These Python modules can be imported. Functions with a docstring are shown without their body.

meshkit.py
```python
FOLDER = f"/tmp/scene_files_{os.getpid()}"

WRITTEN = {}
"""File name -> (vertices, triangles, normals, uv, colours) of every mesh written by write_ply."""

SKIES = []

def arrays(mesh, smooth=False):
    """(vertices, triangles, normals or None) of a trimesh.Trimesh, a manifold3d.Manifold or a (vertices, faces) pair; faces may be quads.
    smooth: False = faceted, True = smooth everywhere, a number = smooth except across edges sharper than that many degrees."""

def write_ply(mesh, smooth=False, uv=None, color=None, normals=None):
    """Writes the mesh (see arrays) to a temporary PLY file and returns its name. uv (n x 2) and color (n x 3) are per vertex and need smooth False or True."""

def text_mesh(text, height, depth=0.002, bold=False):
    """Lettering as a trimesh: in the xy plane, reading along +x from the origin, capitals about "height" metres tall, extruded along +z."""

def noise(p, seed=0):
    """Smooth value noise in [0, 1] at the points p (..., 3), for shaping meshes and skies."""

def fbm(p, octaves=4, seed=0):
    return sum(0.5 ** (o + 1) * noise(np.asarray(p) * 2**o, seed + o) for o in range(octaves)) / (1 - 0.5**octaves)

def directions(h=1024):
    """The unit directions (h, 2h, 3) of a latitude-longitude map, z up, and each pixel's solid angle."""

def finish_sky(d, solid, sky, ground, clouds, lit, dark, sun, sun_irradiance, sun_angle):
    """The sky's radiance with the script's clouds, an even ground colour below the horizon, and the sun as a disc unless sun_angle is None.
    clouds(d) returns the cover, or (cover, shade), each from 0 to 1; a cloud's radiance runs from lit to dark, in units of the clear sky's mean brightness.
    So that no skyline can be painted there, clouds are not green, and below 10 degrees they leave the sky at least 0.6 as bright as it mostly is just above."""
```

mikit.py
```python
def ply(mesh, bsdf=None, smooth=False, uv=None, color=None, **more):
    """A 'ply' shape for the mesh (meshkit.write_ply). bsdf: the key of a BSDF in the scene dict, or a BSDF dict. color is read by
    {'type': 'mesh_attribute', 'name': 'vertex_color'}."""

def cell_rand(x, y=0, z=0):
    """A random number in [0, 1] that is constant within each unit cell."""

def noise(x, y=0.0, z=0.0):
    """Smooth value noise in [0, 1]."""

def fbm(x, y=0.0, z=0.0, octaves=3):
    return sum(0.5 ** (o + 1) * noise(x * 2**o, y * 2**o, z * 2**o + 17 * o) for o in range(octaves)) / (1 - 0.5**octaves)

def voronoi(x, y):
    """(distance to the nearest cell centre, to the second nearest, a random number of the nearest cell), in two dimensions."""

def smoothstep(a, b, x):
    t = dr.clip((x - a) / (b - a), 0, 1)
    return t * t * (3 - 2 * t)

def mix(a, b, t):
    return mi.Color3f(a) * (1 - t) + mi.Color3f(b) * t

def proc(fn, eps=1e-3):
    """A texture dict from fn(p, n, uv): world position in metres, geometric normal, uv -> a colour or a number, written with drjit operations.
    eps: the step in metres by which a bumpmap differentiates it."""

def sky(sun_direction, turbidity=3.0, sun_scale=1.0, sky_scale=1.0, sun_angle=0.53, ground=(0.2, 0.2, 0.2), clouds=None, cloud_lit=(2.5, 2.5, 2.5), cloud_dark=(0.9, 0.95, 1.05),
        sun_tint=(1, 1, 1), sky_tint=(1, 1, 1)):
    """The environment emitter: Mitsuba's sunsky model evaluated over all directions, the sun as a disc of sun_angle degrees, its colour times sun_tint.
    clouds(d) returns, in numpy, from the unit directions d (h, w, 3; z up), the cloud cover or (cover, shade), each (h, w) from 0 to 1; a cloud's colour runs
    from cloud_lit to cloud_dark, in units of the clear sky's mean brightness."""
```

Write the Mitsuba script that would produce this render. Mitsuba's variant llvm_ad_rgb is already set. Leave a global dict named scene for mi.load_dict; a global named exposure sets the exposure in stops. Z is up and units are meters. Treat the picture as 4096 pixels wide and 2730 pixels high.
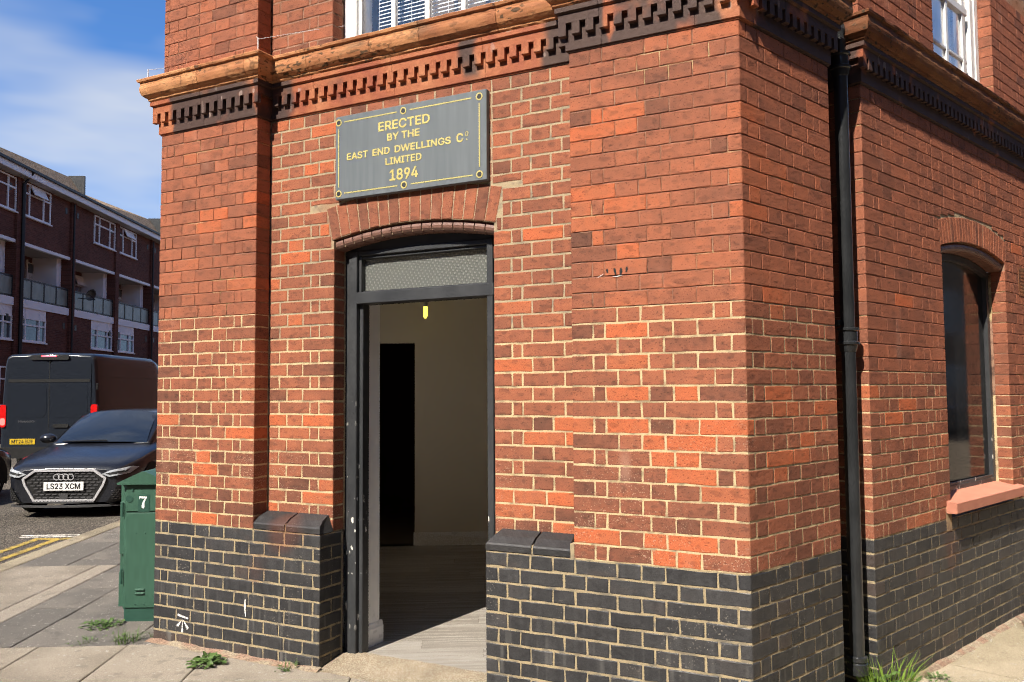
import math, random
import numpy as np, trimesh, mitsuba as mi, drjit as dr, mikit, meshkit
import shapely.geometry as sg
from shapely.ops import unary_union
T4 = mi.ScalarTransform4f
A = np.array
# ------------------------------------------------------------------ camera, sky, exposure
CAM, RIGHT, UP, FWD = A([.826, -3.876, .820]), A([.88777, .46023, -.00655]), A([.03221, -.04791, .99833]), A([-.45911, .88708, .05797])
SUN = A([-.066, -.716, .695])
exposure = 2.85


def cover(d):
    x, y, z = d[..., 0], d[..., 1], np.maximum(d[..., 2], .02)
    q = np.stack([x / (z + .25), y / (z + .25), z * 0], -1)
    ca, sa = math.cos(.9), math.sin(.9)
    r = np.stack([q[..., 0] * ca + q[..., 1] * sa, -q[..., 0] * sa + q[..., 1] * ca], -1)
    veil = meshkit.fbm(np.stack([r[..., 0] * 1.6, r[..., 1] * 3.2, z * 0 + 3], -1), 5, 3)
    puff = meshkit.fbm(np.stack([r[..., 0] * 7, r[..., 1] * 11, z * 0 + 1], -1), 5, 9)
    mask = meshkit.fbm(np.stack([q[..., 0] * 2.2, q[..., 1] * 2.2, z * 0 + 7], -1), 3, 21)
    low = np.clip((.50 - z) / .30, 0, 1)
    c = np.clip((veil - .54) * 1.9 + .50 * low ** 1.3, 0, .66)
    c = np.maximum(c, np.clip((puff - .5) * 3.2, 0, 1) * np.clip((mask - .48) * 6, 0, 1) * .8)
    return np.clip(c, 0, 1)


scene = {
    'camera': {'type': 'perspective', 'fov': math.degrees(2 * math.atan(2048 / 3413.1)), 'fov_axis': 'x', 'near_clip': .05, 'far_clip': 3000.,
               'to_world': T4().look_at(origin=CAM.tolist(), target=(CAM + FWD).tolist(), up=UP.tolist())},
    'sky': mikit.sky(SUN.tolist(), turbidity=3, sky_scale=.50, sun_tint=(.88, .98, 1.17), sky_tint=(.66, .98, 1.36), clouds=cover, cloud_lit=(2.35, 2.4, 2.42), cloud_dark=(.9, .95, 1.05)),
}
labels = {}
rng = np.random.default_rng(7)
H = .0762                                   # one course of brickwork
AN = 1.2313                                 # the turn of the right hand face
tR, nR = A([math.cos(AN), math.sin(AN), 0]), A([math.sin(AN), -math.cos(AN), 0])
TS = A([-.503, .864, 0]); TS = TS / np.linalg.norm(TS)      # along the side street
NS = A([TS[1], -TS[0], 0])                                    # from the street towards this building
D = .122                                    # set-back of the doorway wall
ROAD, PAVE, FLOOR = -.86, -.757, -.72

# ------------------------------------------------------------------ materials
F, C3 = mi.Float, mi.Color3f
mix, sst, noise, fbm, proc = mikit.mix, mikit.smoothstep, mikit.noise, mikit.fbm, mikit.proc


def ramp(t, stops):
    c = C3(stops[0][1])
    for (a, ca), (b, cb) in zip(stops, stops[1:]):
        c = mix(c, cb, dr.clip((t - a) / (b - a), 0, 1))
    return c


# LEVEL scales each base colour evenly, tuned together with the exposure
LEVEL = dict(mortar_cream=.74, mortar_grey=.68, mortar_old=.66, mortar_plinth=.64, terracotta=.86, dentil_clay=.68, sill_paint=.66, slate=.85, blue_brick=.8, gilt=.72, vinyl_plank=.50, concrete_slab=.54, grey_flag=.58,
             patch_concrete=.56, kerb_stone=.52, pale_concrete=.52, step_aggregate=.50, asphalt=.54, yellow_line=.52, white_line=.75, cabinet_green=.58, estate_brick=.85, stock_brick=.75, fillet_mortar=.54, weed_leaf=.6,
             white_paint=.85, white_print=.8, chalk_white=.8, plate_yellow=.7, bullnose_clay=.85, net_curtain=.8)


def principled(name, color, rough=.7, spec=.3, bump=None, bscale=1., **kw):
    def tex(v):
        return proc(v) if callable(v) else {'type': 'rgb', 'value': list(v)} if isinstance(v, (tuple, list)) else v
    k = LEVEL.get(name, 1.)
    if k != 1.:
        raw = color
        color = (lambda p, n, uv: raw(p, n, uv) * k) if callable(raw) else tuple(x * k for x in raw)
    b = {'type': 'principled', 'base_color': tex(color), 'roughness': proc(rough) if callable(rough) else float(rough), 'specular': float(spec), **kw}
    if bump is not None:
        b = {'type': 'bumpmap', 'arbitrary': proc(bump, 1.5e-3), 'scale': float(bscale), 'bsdf': b}
    scene[name] = {'type': 'twosided', 'bsdf': b}


RED = [(0, (.118, .050, .032)), (.35, (.205, .074, .042)), (.6, (.290, .098, .051)), (.8, (.335, .102, .046)), (1., (.395, .103, .041))]


def red_fn(p, n, uv):
    s = uv.y * 57
    big = fbm(p.x * 9 + s, p.y * 9 + p.z * 3, p.z * 14, 3)
    streak = fbm(p.x * 55 + p.y * 55, s, p.z * 7, 2)
    smear = fbm(p.x * 2.1 + 3, p.y * 2.1, p.z * 1.3, 3)
    c = ramp(uv.x * .88 + .05 + (big - .5) * .40 + (streak - .5) * .2 + (smear - .5) * .22, RED)
    edge = sst(.60, .78, fbm(p.x * 24 + s, p.y * 24, p.z * 40, 2))
    c = mix(c, c * C3(.55, .58, .62), edge * .6)
    fine = noise(p.x * 420, p.y * 420, p.z * 420)
    c = c * (.80 + .4 * fine)
    pit = sst(.78, .86, noise(p.x * 150 + s, p.y * 150, p.z * 150))
    c = mix(c, c * .45, pit * .8)
    scuff = sst(.74, .82, noise(p.x * 210, p.y * 210 + s, p.z * 160)) * sst(.45, .7, fbm(p.x * 3.1 + 4, p.y * 3, p.z * 3.3, 2)) * sst(.95, .2, p.z)
    c = mix(c, (.42, .30, .22), scuff * .65)
    bloom = sst(.70, .92, fbm(p.x * 5.2, p.y * 5.2 + 9, p.z * 2.2, 3))
    return mix(c, (.45, .27, .2), bloom * .3)


def blue_fn(p, n, uv):
    s = uv.y * 41
    a = fbm(p.x * 12 + s, p.y * 12, p.z * 16, 3)
    c = ramp(uv.x + (a - .5) * .5, [(0, (.026, .026, .028)), (.5, (.044, .043, .044)), (1., (.072, .052, .044))])
    c = c * (.7 + .6 * noise(p.x * 300, p.y * 300, p.z * 300)) * (.75 + .5 * fbm(p.x * 50 + p.y * 50, 2, p.z * 6, 2))
    w = sst(.80, .86, noise(p.x * 170, p.y * 170 + s, p.z * 120)) * sst(.5, .75, fbm(p.x * 6, p.y * 6, p.z * 4, 2))
    c = mix(c, (.35, .31, .25), w * .5)
    drip = sst(.62, .85, fbm(p.x * 40 + p.y * 40, s * .1, p.z * 2.2, 2)) * sst(-.2, -.75, p.z)
    c = mix(c, (.15, .145, .135), drip * .65)
    rust = sst(.72, .84, fbm(p.x * 2.3 + 1.7, p.y * 2.3, p.z * 1.6 + 3, 2))
    return mix(c, (.13, .045, .026), rust * .45)


def mort(base, dark, k=1.):
    def f(p, n, uv):
        a = fbm(p.x * 26, p.y * 26, p.z * 26, 3)
        c = mix(base, dark, sst(.45, .8, a) * k)
        c = c * (.82 + .36 * noise(p.x * 380, p.y * 380, p.z * 380))
        r = sst(.66, .85, fbm(p.x * 2.3 + 1.7, p.y * 2.3, p.z * 1.6 + 3, 2))
        return mix(c, (.36, .13, .06), r * .55)
    return f


def rough_bump(sc, amp):
    return lambda p, n, uv: amp * (noise(p.x * sc, p.y * sc, p.z * sc) + .5 * noise(p.x * sc * 3.1, p.y * sc * 3.1, p.z * sc * 3.1))


principled('red_brick', red_fn, .82, .25, lambda p, n, uv: .0015 * noise(p.x * 85, p.y * 85, p.z * 85) + .0012 * noise(p.x * 31, p.y * 31, p.z * 40) + .0009 * noise(p.x * 260, p.y * 260, p.z * 260))
principled('blue_brick', blue_fn, lambda p, n, uv: .42 + .25 * noise(p.x * 60, p.y * 60, p.z * 60), .45, rough_bump(70, .0011))
principled('mortar_cream', mort((.62, .48, .28), (.36, .27, .165)), .9, .1, rough_bump(120, .0016))
principled('mortar_grey', mort((.50, .39, .25), (.30, .25, .18)), .9, .1, rough_bump(120, .0016))
MO, MC = mort((.42, .25, .17), (.13, .075, .055)), mort((.62, .47, .26), (.40, .29, .15))
principled('mortar_old', lambda p, n, uv: mix(MO(p, n, uv), MC(p, n, uv), sst(.64, .68, fbm(p.x * 2.6 + p.y, 4, p.z * 4.2, 3))), .9, .1, rough_bump(120, .0014))
principled('mortar_plinth', mort((.46, .37, .23), (.24, .21, .16)), .9, .1, rough_bump(120, .0016))


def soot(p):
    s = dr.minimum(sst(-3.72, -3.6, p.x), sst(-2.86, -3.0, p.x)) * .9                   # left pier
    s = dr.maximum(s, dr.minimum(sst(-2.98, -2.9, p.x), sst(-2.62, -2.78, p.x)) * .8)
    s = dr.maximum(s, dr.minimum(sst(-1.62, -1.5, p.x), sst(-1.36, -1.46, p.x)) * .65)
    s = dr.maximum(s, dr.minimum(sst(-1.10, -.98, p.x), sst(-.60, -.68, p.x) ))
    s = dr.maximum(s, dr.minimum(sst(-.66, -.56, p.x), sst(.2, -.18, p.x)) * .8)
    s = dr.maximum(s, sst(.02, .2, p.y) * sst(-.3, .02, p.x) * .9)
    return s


def terra_fn(p, n, uv):
    a = fbm(p.x * 7, p.y * 7, p.z * 11, 3)
    c = ramp(a + (uv.x - .5) * .5, [(.2, (.30, .115, .05)), (.5, (.42, .175, .075)), (.8, (.52, .25, .11))])
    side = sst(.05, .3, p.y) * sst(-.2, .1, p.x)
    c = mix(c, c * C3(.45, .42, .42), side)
    spots = sst(.60, .70, fbm(p.x * 42, p.y * 42, p.z * 60, 2)) * sst(.40, .62, fbm(p.x * 3.3, p.y * 3.3 + 2, p.z * 3, 2))
    c = mix(c, (.045, .035, .02), spots * .85)
    crack = sst(.030, .0, dr.abs(fbm(p.x * 9 + 5, p.y * 9, p.z * 9, 2) - .5)) * sst(.5, .62, fbm(p.x * 2, p.y * 2, 4, 2))
    c = mix(c, (.10, .05, .025), crack * .7)
    dirt = sst(.55, .8, fbm(p.x * 4.5 + 9, p.y * 4.5, p.z * 12, 3))
    c = mix(c, (.12, .085, .05), dirt * .55)
    return c * (.85 + .3 * noise(p.x * 260, p.y * 260, p.z * 260))


def dent_fn(p, n, uv):
    a = fbm(p.x * 9, p.y * 9, p.z * 5, 3)
    c = ramp(a, [(.25, (.30, .075, .04)), (.5, (.40, .12, .05)), (.75, (.50, .19, .085))])
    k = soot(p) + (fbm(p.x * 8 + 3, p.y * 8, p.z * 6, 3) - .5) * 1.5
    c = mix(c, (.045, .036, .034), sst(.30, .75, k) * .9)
    w = sst(.72, .8, fbm(p.x * 30, p.y * 30, p.z * 12 + 5, 2)) * sst(.52, .7, fbm(p.x * 1.7 + 8, p.y, 2, 2))
    c = mix(c, (.55, .42, .36), w * .5)
    return c * (.85 + .3 * noise(p.x * 240, p.y * 240, p.z * 240))


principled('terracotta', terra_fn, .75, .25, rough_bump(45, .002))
principled('dentil_clay', dent_fn, .7, .3, rough_bump(70, .0012))
principled('bullnose_clay', lambda p, n, uv: mix((.15, .075, .055), (.23, .125, .095), fbm(p.x * 20, p.y * 20, p.z * 20, 3) + (uv.x - .5) * .5), .45, .5, rough_bump(80, .0008))


def paint_black(p, n, uv):
    c = mix((.018, .020, .023), (.045, .047, .05), fbm(p.x * 9, p.y * 9, p.z * 5, 3))
    chip = sst(.70, .73, fbm(p.x * 50, p.y * 50, p.z * 16, 3)) * sst(.42, .55, fbm(p.x * 3, p.y * 3, p.z * 2.1 + 6, 2)) * sst(.9, .2, p.z)
    return mix(c, (.62, .60, .55), chip)


principled('black_paint', paint_black, .42, .5, rough_bump(60, .0006))
principled('pipe_paint', lambda p, n, uv: mix((.010, .011, .012), (.026, .028, .03), fbm(p.x * 14, p.y * 14, p.z * 6, 3)), .22, .6, rough_bump(55, .0007))
principled('gloss_black', (.012, .013, .0135), .08, .6)
principled('white_paint', lambda p, n, uv: mix((.78, .79, .78), (.66, .67, .66), fbm(p.x * 12, p.y * 12, p.z * 9, 3)), .35, .45)
principled('blind_slat', (.74, .76, .78), .4, .4)
principled('sill_paint', lambda p, n, uv: mix((.64, .27, .18), (.54, .215, .14), fbm(p.x * 14, p.y * 14, p.z * 20, 3)), .75, .25, rough_bump(110, .0022))
principled('slate', lambda p, n, uv: mix((.100, .118, .130), (.150, .170, .183), fbm(p.x * 42, p.y * 3, p.z * 2.5, 3)), .55, .4, rough_bump(60, .0005))
principled('gilt', (.68, .55, .17), .5, .5)
principled('interior_wall', lambda p, n, uv: mix((.72, .67, .56), (.66, .61, .51), fbm(p.x * 1.2, p.y * 1.2, p.z * 1.2, 3)), .8, .2)
principled('interior_white', lambda p, n, uv: mix((.85, .85, .85), (.68, .68, .68), sst(.62, .8, fbm(p.x * 25, p.y * 25, p.z * 25, 3)) * sst(.2, -.7, p.z)), .6, .3)
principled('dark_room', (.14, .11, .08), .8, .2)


def plank_fn(p, n, uv):
    a = p.x * .862 + p.y * .508
    b = -p.x * .508 + p.y * .862
    g = fbm(a * 2.2 + uv.y * 37, b * 55, uv.y * 9, 3)
    c = mix((.40, .36, .31), (.60, .56, .50), sst(.25, .75, g + (uv.x - .5) * .25))
    return c * (.9 + .2 * noise(a * 20, b * 260, 0))


principled('vinyl_plank', plank_fn, .45, .4)


def conc(base, dark, sp):
    def f(p, n, uv):
        a = fbm(p.x * 3.1 + uv.y * 20, p.y * 3.1, 0, 4)
        c = mix(base, dark, sst(.35, .75, a + (uv.x - .5) * .4))
        c = c * (.78 + .44 * noise(p.x * sp, p.y * sp, 0))
        st = sst(.68, .8, fbm(p.x * 11, p.y * 11, 3, 3))
        c = mix(c, C3(dark) * .7, st * .5)
        dot = sst(.90, .93, noise(p.x * 60, p.y * 60, 5))
        return mix(c, (.62, .60, .55), dot * .6)
    return f


principled('concrete_slab', conc((.43, .375, .30), (.33, .285, .225), 300), .9, .15, rough_bump(150, .0015))
principled('grey_flag', conc((.215, .195, .17), (.16, .148, .132), 260), .85, .2, rough_bump(130, .0015))
principled('patch_concrete', conc((.36, .315, .26), (.27, .235, .19), 200), .9, .15, rough_bump(100, .003))
principled('kerb_stone', conc((.42, .36, .26), (.28, .24, .17), 180), .85, .2, rough_bump(120, .002))
principled('pale_concrete', conc((.58, .49, .35), (.44, .37, .25), 220), .9, .15, rough_bump(100, .0025))
principled('step_aggregate', lambda p, n, uv: mix((.42, .33, .22), (.62, .54, .42), sst(.35, .75, noise(p.x * 230, p.y * 230, p.z * 230))) * (.75 + .5 * fbm(p.x * 9, p.y * 9, 0, 3)), .9, .15, rough_bump(220, .004))
principled('asphalt', lambda p, n, uv: mix((.075, .066, .056), (.27, .235, .19), sst(.45, .85, noise(p.x * 95, p.y * 95, 0))) * (.75 + .5 * fbm(p.x * 2, p.y * 2, 0, 3)), .85, .25, rough_bump(95, .005))
principled('earth', lambda p, n, uv: mix((.10, .085, .065), (.16, .13, .1), fbm(p.x * 3, p.y * 3, 0, 3)), .95, .1)


def worn(col):
    def f(p, n, uv):
        k = sst(.52, .66, fbm(p.x * 26, p.y * 26, 0, 3))
        return mix(col, (.12, .105, .085), k * .75)
    return f


principled('yellow_line', worn((.56, .40, .10)), .8, .2)
principled('white_line', worn((.66, .63, .57)), .8, .2)
principled('cabinet_green', lambda p, n, uv: mix((.045, .130, .085), (.065, .160, .112), fbm(p.x * 6, p.y * 6, p.z * 4, 3)) * (.9 + .2 * noise(p.x * 70, p.y * 70, p.z * 9)), .42, .45)
principled('cabinet_dark_green', (.020, .062, .045), .45, .4)
principled('white_print', (.80, .80, .78), .5, .3)
principled('black_print', (.012, .012, .012), .5, .3)
principled('chalk_white', lambda p, n, uv: mix((.78, .77, .74), (.30, .29, .27), sst(.6, .75, noise(p.x * 200, p.y * 200, p.z * 200))), .8, .2)
principled('weed_leaf', lambda p, n, uv: mix((.07, .135, .03), (.16, .26, .07), noise(p.x * 60, p.y * 60, p.z * 60)), .6, .3)
scene['grass_leaf'] = {'type': 'principledthin', 'base_color': proc(lambda p, n, uv: mix((.12, .22, .03), (.30, .42, .08), noise(p.x * 40, p.y * 40, p.z * 14))), 'roughness': .5, 'diff_trans': .8}
principled('wire_steel', (.55, .55, .55), .4, .5)
scene['window_glass'] = {'type': 'thindielectric', 'int_ior': 1.5}


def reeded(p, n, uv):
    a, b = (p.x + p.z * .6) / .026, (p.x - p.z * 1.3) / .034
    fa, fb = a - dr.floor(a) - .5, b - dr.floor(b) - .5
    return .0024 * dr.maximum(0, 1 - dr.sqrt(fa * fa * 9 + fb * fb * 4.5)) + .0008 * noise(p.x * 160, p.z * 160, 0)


scene['patterned_glass'] = {'type': 'blendbsdf', 'weight': .5, 'a': {'type': 'thindielectric', 'int_ior': 1.5}, 'b': {'type': 'twosided', 'bsdf': {'type': 'bumpmap', 'arbitrary': proc(reeded, 1e-3), 'scale': 2.6, 'bsdf': {'type': 'principled', 'base_color': proc(lambda p, n, uv: mix((.17, .18, .165), (.36, .37, .345), sst(.0006, .0024, reeded(p, n, uv)))), 'roughness': .16, 'specular': .9}}}}  # glints of the glass relief are painted into the base colour as lighter ridges
scene['lamp_glow'] = {'type': 'diffuse', 'reflectance': {'type': 'rgb', 'value': [.7, .6, .2]}}
# the street behind


def flat_brick(p, n, uv):
    t = p.x * float(TS[0]) + p.y * float(TS[1])
    row = dr.floor(p.z / .075)
    u = t / .225 + .5 * (row - 2 * dr.floor(row / 2))
    r = mikit.cell_rand(dr.floor(u), row, 3)
    fz, fu = p.z / .075 - row, u - dr.floor(u)
    m = dr.maximum(sst(.80, .90, fz), sst(.95, .985, fu))
    c = mix((.085, .028, .02), (.155, .055, .036), r) * (.7 + .6 * fbm(t * .7, p.z * .7, 0, 3))
    return mix(c, (.16, .115, .09), m * .7)


def stock_brick(p, n, uv):
    t = p.x * float(TS[0]) + p.y * float(TS[1])
    row = dr.floor(p.z / .085)
    u = t / .26 + .5 * (row - 2 * dr.floor(row / 2))
    r = mikit.cell_rand(dr.floor(u), row, 5)
    fz, fu = p.z / .085 - row, u - dr.floor(u)
    m = dr.maximum(sst(.74, .86, fz), sst(.9, .96, fu))
    return mix(mix((.20, .125, .07), (.40, .27, .16), r), (.52, .42, .30), m)


principled('estate_brick', flat_brick, .85, .2)
principled('stock_brick', stock_brick, .85, .2)
principled('estate_white', (.74, .74, .75), .6, .3)
principled('estate_soffit', (.36, .34, .31), .7, .2)
principled('estate_pane', (.055, .07, .085), .12, .6)
principled('net_curtain', lambda p, n, uv: mix((.22, .27, .32), (.38, .44, .50), noise((p.x * float(TS[0]) + p.y * float(TS[1])) * 11, 0, 0)), .35, .5)
principled('balcony_glass', lambda p, n, uv: mix((.085, .10, .085), (.20, .215, .185), fbm((p.x * float(TS[0]) + p.y * float(TS[1])) * 4, p.z * 1.4, 0, 4)), .35, .4)
principled('estate_door', (.62, .60, .55), .5, .3)
principled('dark_metal', (.02, .021, .022), .5, .4)
principled('car_paint', (.008, .009, .013), .2, .5, metallic=.1, clearcoat=1., clearcoat_gloss=.98)
principled('van_paint', (.007, .010, .016), .22, .4, metallic=.0, clearcoat=1., clearcoat_gloss=.97)
principled('bumper_grey', (.045, .045, .047), .4, .5)
principled('car_glass', (.012, .018, .03), .04, .6)
principled('chrome', (.62, .62, .64), .38, .5, metallic=.6)
principled('lamp_lens', (.30, .32, .34), .1, .7)
principled('rubber', (.012, .012, .012), .8, .2)
principled('alloy', (.22, .22, .23), .35, .5, metallic=.8)
principled('plate_yellow', (.62, .42, .02), .5, .3)
scene['red_lens'] = {'type': 'plastic', 'diffuse_reflectance': {'type': 'rgb', 'value': [.5, .01, .01]}}

# ------------------------------------------------------------------ helpers
used = {}


def numbered(key):
    k = used.get(key, -1) + 1
    used[key] = k
    return key if k == 0 else f'{key}_{k:03d}'


def tag(key, label=None, cat=None, group=None, kind=None):
    labels[key] = {k: v for k, v in (('label', label), ('category', cat), ('group', group), ('kind', kind)) if v}
    return key


def thing(name, label, cat, group=None):
    return tag(numbered(name), label, cat, group)


def join(meshes):
    vs, fs, n = [], [], 0
    for m in meshes:
        v, f = (np.asarray(m.vertices), np.asarray(m.faces)) if hasattr(m, 'vertices') else (np.asarray(m[0], float), np.asarray(m[1], int))
        if f.shape[1] == 4:
            f = np.vstack([f[:, [0, 1, 2]], f[:, [0, 2, 3]]])
        vs.append(v); fs.append(f + n); n += len(v)
    return np.vstack(vs), np.vstack(fs)


def put(name, mesh, bsdf, parent=None, smooth=False, tone=None, **more):
    key = numbered((parent + '__' if parent else '') + name)
    if isinstance(mesh, list):
        mesh = join(mesh)
    uv = None
    if tone is None and smooth in (False, True):
        tone = (.5, .37)
    if tone is not None:
        n = len(mesh[0]) if isinstance(mesh, tuple) else len(mesh.vertices)
        uv = np.tile(np.asarray(tone, float), (n, 1)) if np.ndim(tone) == 1 else tone
        if smooth not in (False, True):
            smooth = False
    scene[key] = mikit.ply(mesh, bsdf, smooth=smooth, uv=uv, **more)
    return key


def puts(name, meshes, *a, **k):
    """put, but every mesh of the list becomes a piece of its own."""
    return [put(name, m, *a, **k) for m in meshes]


def box(x0, x1, y0, y1, z0, z1, ch=0.):
    """An axis-aligned box, its edges chamfered by ch."""
    if ch <= 0:
        m = trimesh.creation.box((x1 - x0, y1 - y0, z1 - z0)); m.apply_translation(((x0 + x1) / 2, (y0 + y1) / 2, (z0 + z1) / 2))
        return m.vertices.copy(), m.faces.copy()
    c, h = A([(x0 + x1) / 2, (y0 + y1) / 2, (z0 + z1) / 2]), A([x1 - x0, y1 - y0, z1 - z0]) / 2
    pts = []
    for s in np.ndindex(2, 2, 2):
        s = A(s) * 2 - 1
        for k in range(3):
            o = h - ch; o = o.copy(); o[k] = h[k]
            pts.append(c + s * o)
    m = trimesh.convex.convex_hull(np.array(pts))
    return m.vertices.copy(), m.faces.copy()


def frame(o, e1, e2, e3=(0, 0, 1)):
    """A function that moves a local mesh (x, y, z) to o + x e1 + y e2 + z e3."""
    M = np.stack([np.asarray(e, float) for e in (e1, e2, e3)])
    flip = np.linalg.det(M) < 0

    def f(mesh):
        v, fc = join(mesh if isinstance(mesh, list) else [mesh])
        return np.asarray(o) + v @ M, fc[:, ::-1] if flip else fc
    return f


SIDE = frame((0, 0, 0), tR, nR)               # s along the right hand wall, d outwards, z
STREET = frame((0, 0, 0), TS, NS)             # t along the side street, n, z


def tube(pts, r, seg=10, cap=True):
    pts = [A(p, float) for p in pts]
    v, f = [], []
    for i, p in enumerate(pts):
        d = pts[min(i + 1, len(pts) - 1)] - pts[max(i - 1, 0)]
        d = d / (np.linalg.norm(d) + 1e-9)
        a = np.cross(d, [0, 0, 1] if abs(d[2]) < .9 else [1, 0, 0]); a /= np.linalg.norm(a)
        b = np.cross(d, a)
        ri = r[i] if np.ndim(r) else r
        for k in range(seg):
            t = 2 * math.pi * k / seg
            v.append(p + ri * (math.cos(t) * a + math.sin(t) * b))
    for i in range(len(pts) - 1):
        for k in range(seg):
            a0, a1 = i * seg + k, i * seg + (k + 1) % seg
            f += [[a0, a1, a0 + seg], [a1, a1 + seg, a0 + seg]]
    if cap:
        v += [pts[0], pts[-1]]; n = len(v)
        for k in range(seg):
            f += [[n - 2, (k + 1) % seg, k], [n - 1, (len(pts) - 1) * seg + k, (len(pts) - 1) * seg + (k + 1) % seg]]
    return A(v), A(f)


def lathe(prof, seg=24):
    m = trimesh.creation.revolve(A(prof, float), sections=seg)
    return m.vertices.copy(), m.faces.copy()


def extrude(poly, depth):
    if not isinstance(poly, (sg.Polygon, sg.MultiPolygon)):
        poly = sg.Polygon(poly)
    ms = [trimesh.creation.extrude_polygon(g, depth, engine='earcut') for g in getattr(poly, 'geoms', [poly])]
    return join(ms)


class Path:
    """A wall line in plan, outside on the right of its direction; u runs along it and equals u0 at its first point."""

    def __init__(s, pts, u0):
        s.p = A([[q[0], q[1]] for q in pts], float)
        d = np.diff(s.p, axis=0); s.len = np.linalg.norm(d, axis=1); s.d = d / s.len[:, None]
        s.n = np.stack([s.d[:, 1], -s.d[:, 0]], 1); s.u = u0 + np.concatenate([[0], np.cumsum(s.len)])

    def at(s, u, o):
        k = int(np.clip(np.searchsorted(s.u, u, 'right') - 1, 0, len(s.d) - 1))
        for j in range(1, len(s.u) - 1):
            if abs(u - s.u[j]) < 1e-7:
                n = s.n[j - 1] + s.n[j]; n = n / (1 + s.n[j - 1] @ s.n[j])
                return s.p[j] + n * o
        return s.p[k] + s.d[k] * (u - s.u[k]) + s.n[k] * o

    def corners(s, a, b):
        return [c for c in s.u[1:-1] if a + .012 < c < b - .012]


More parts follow.
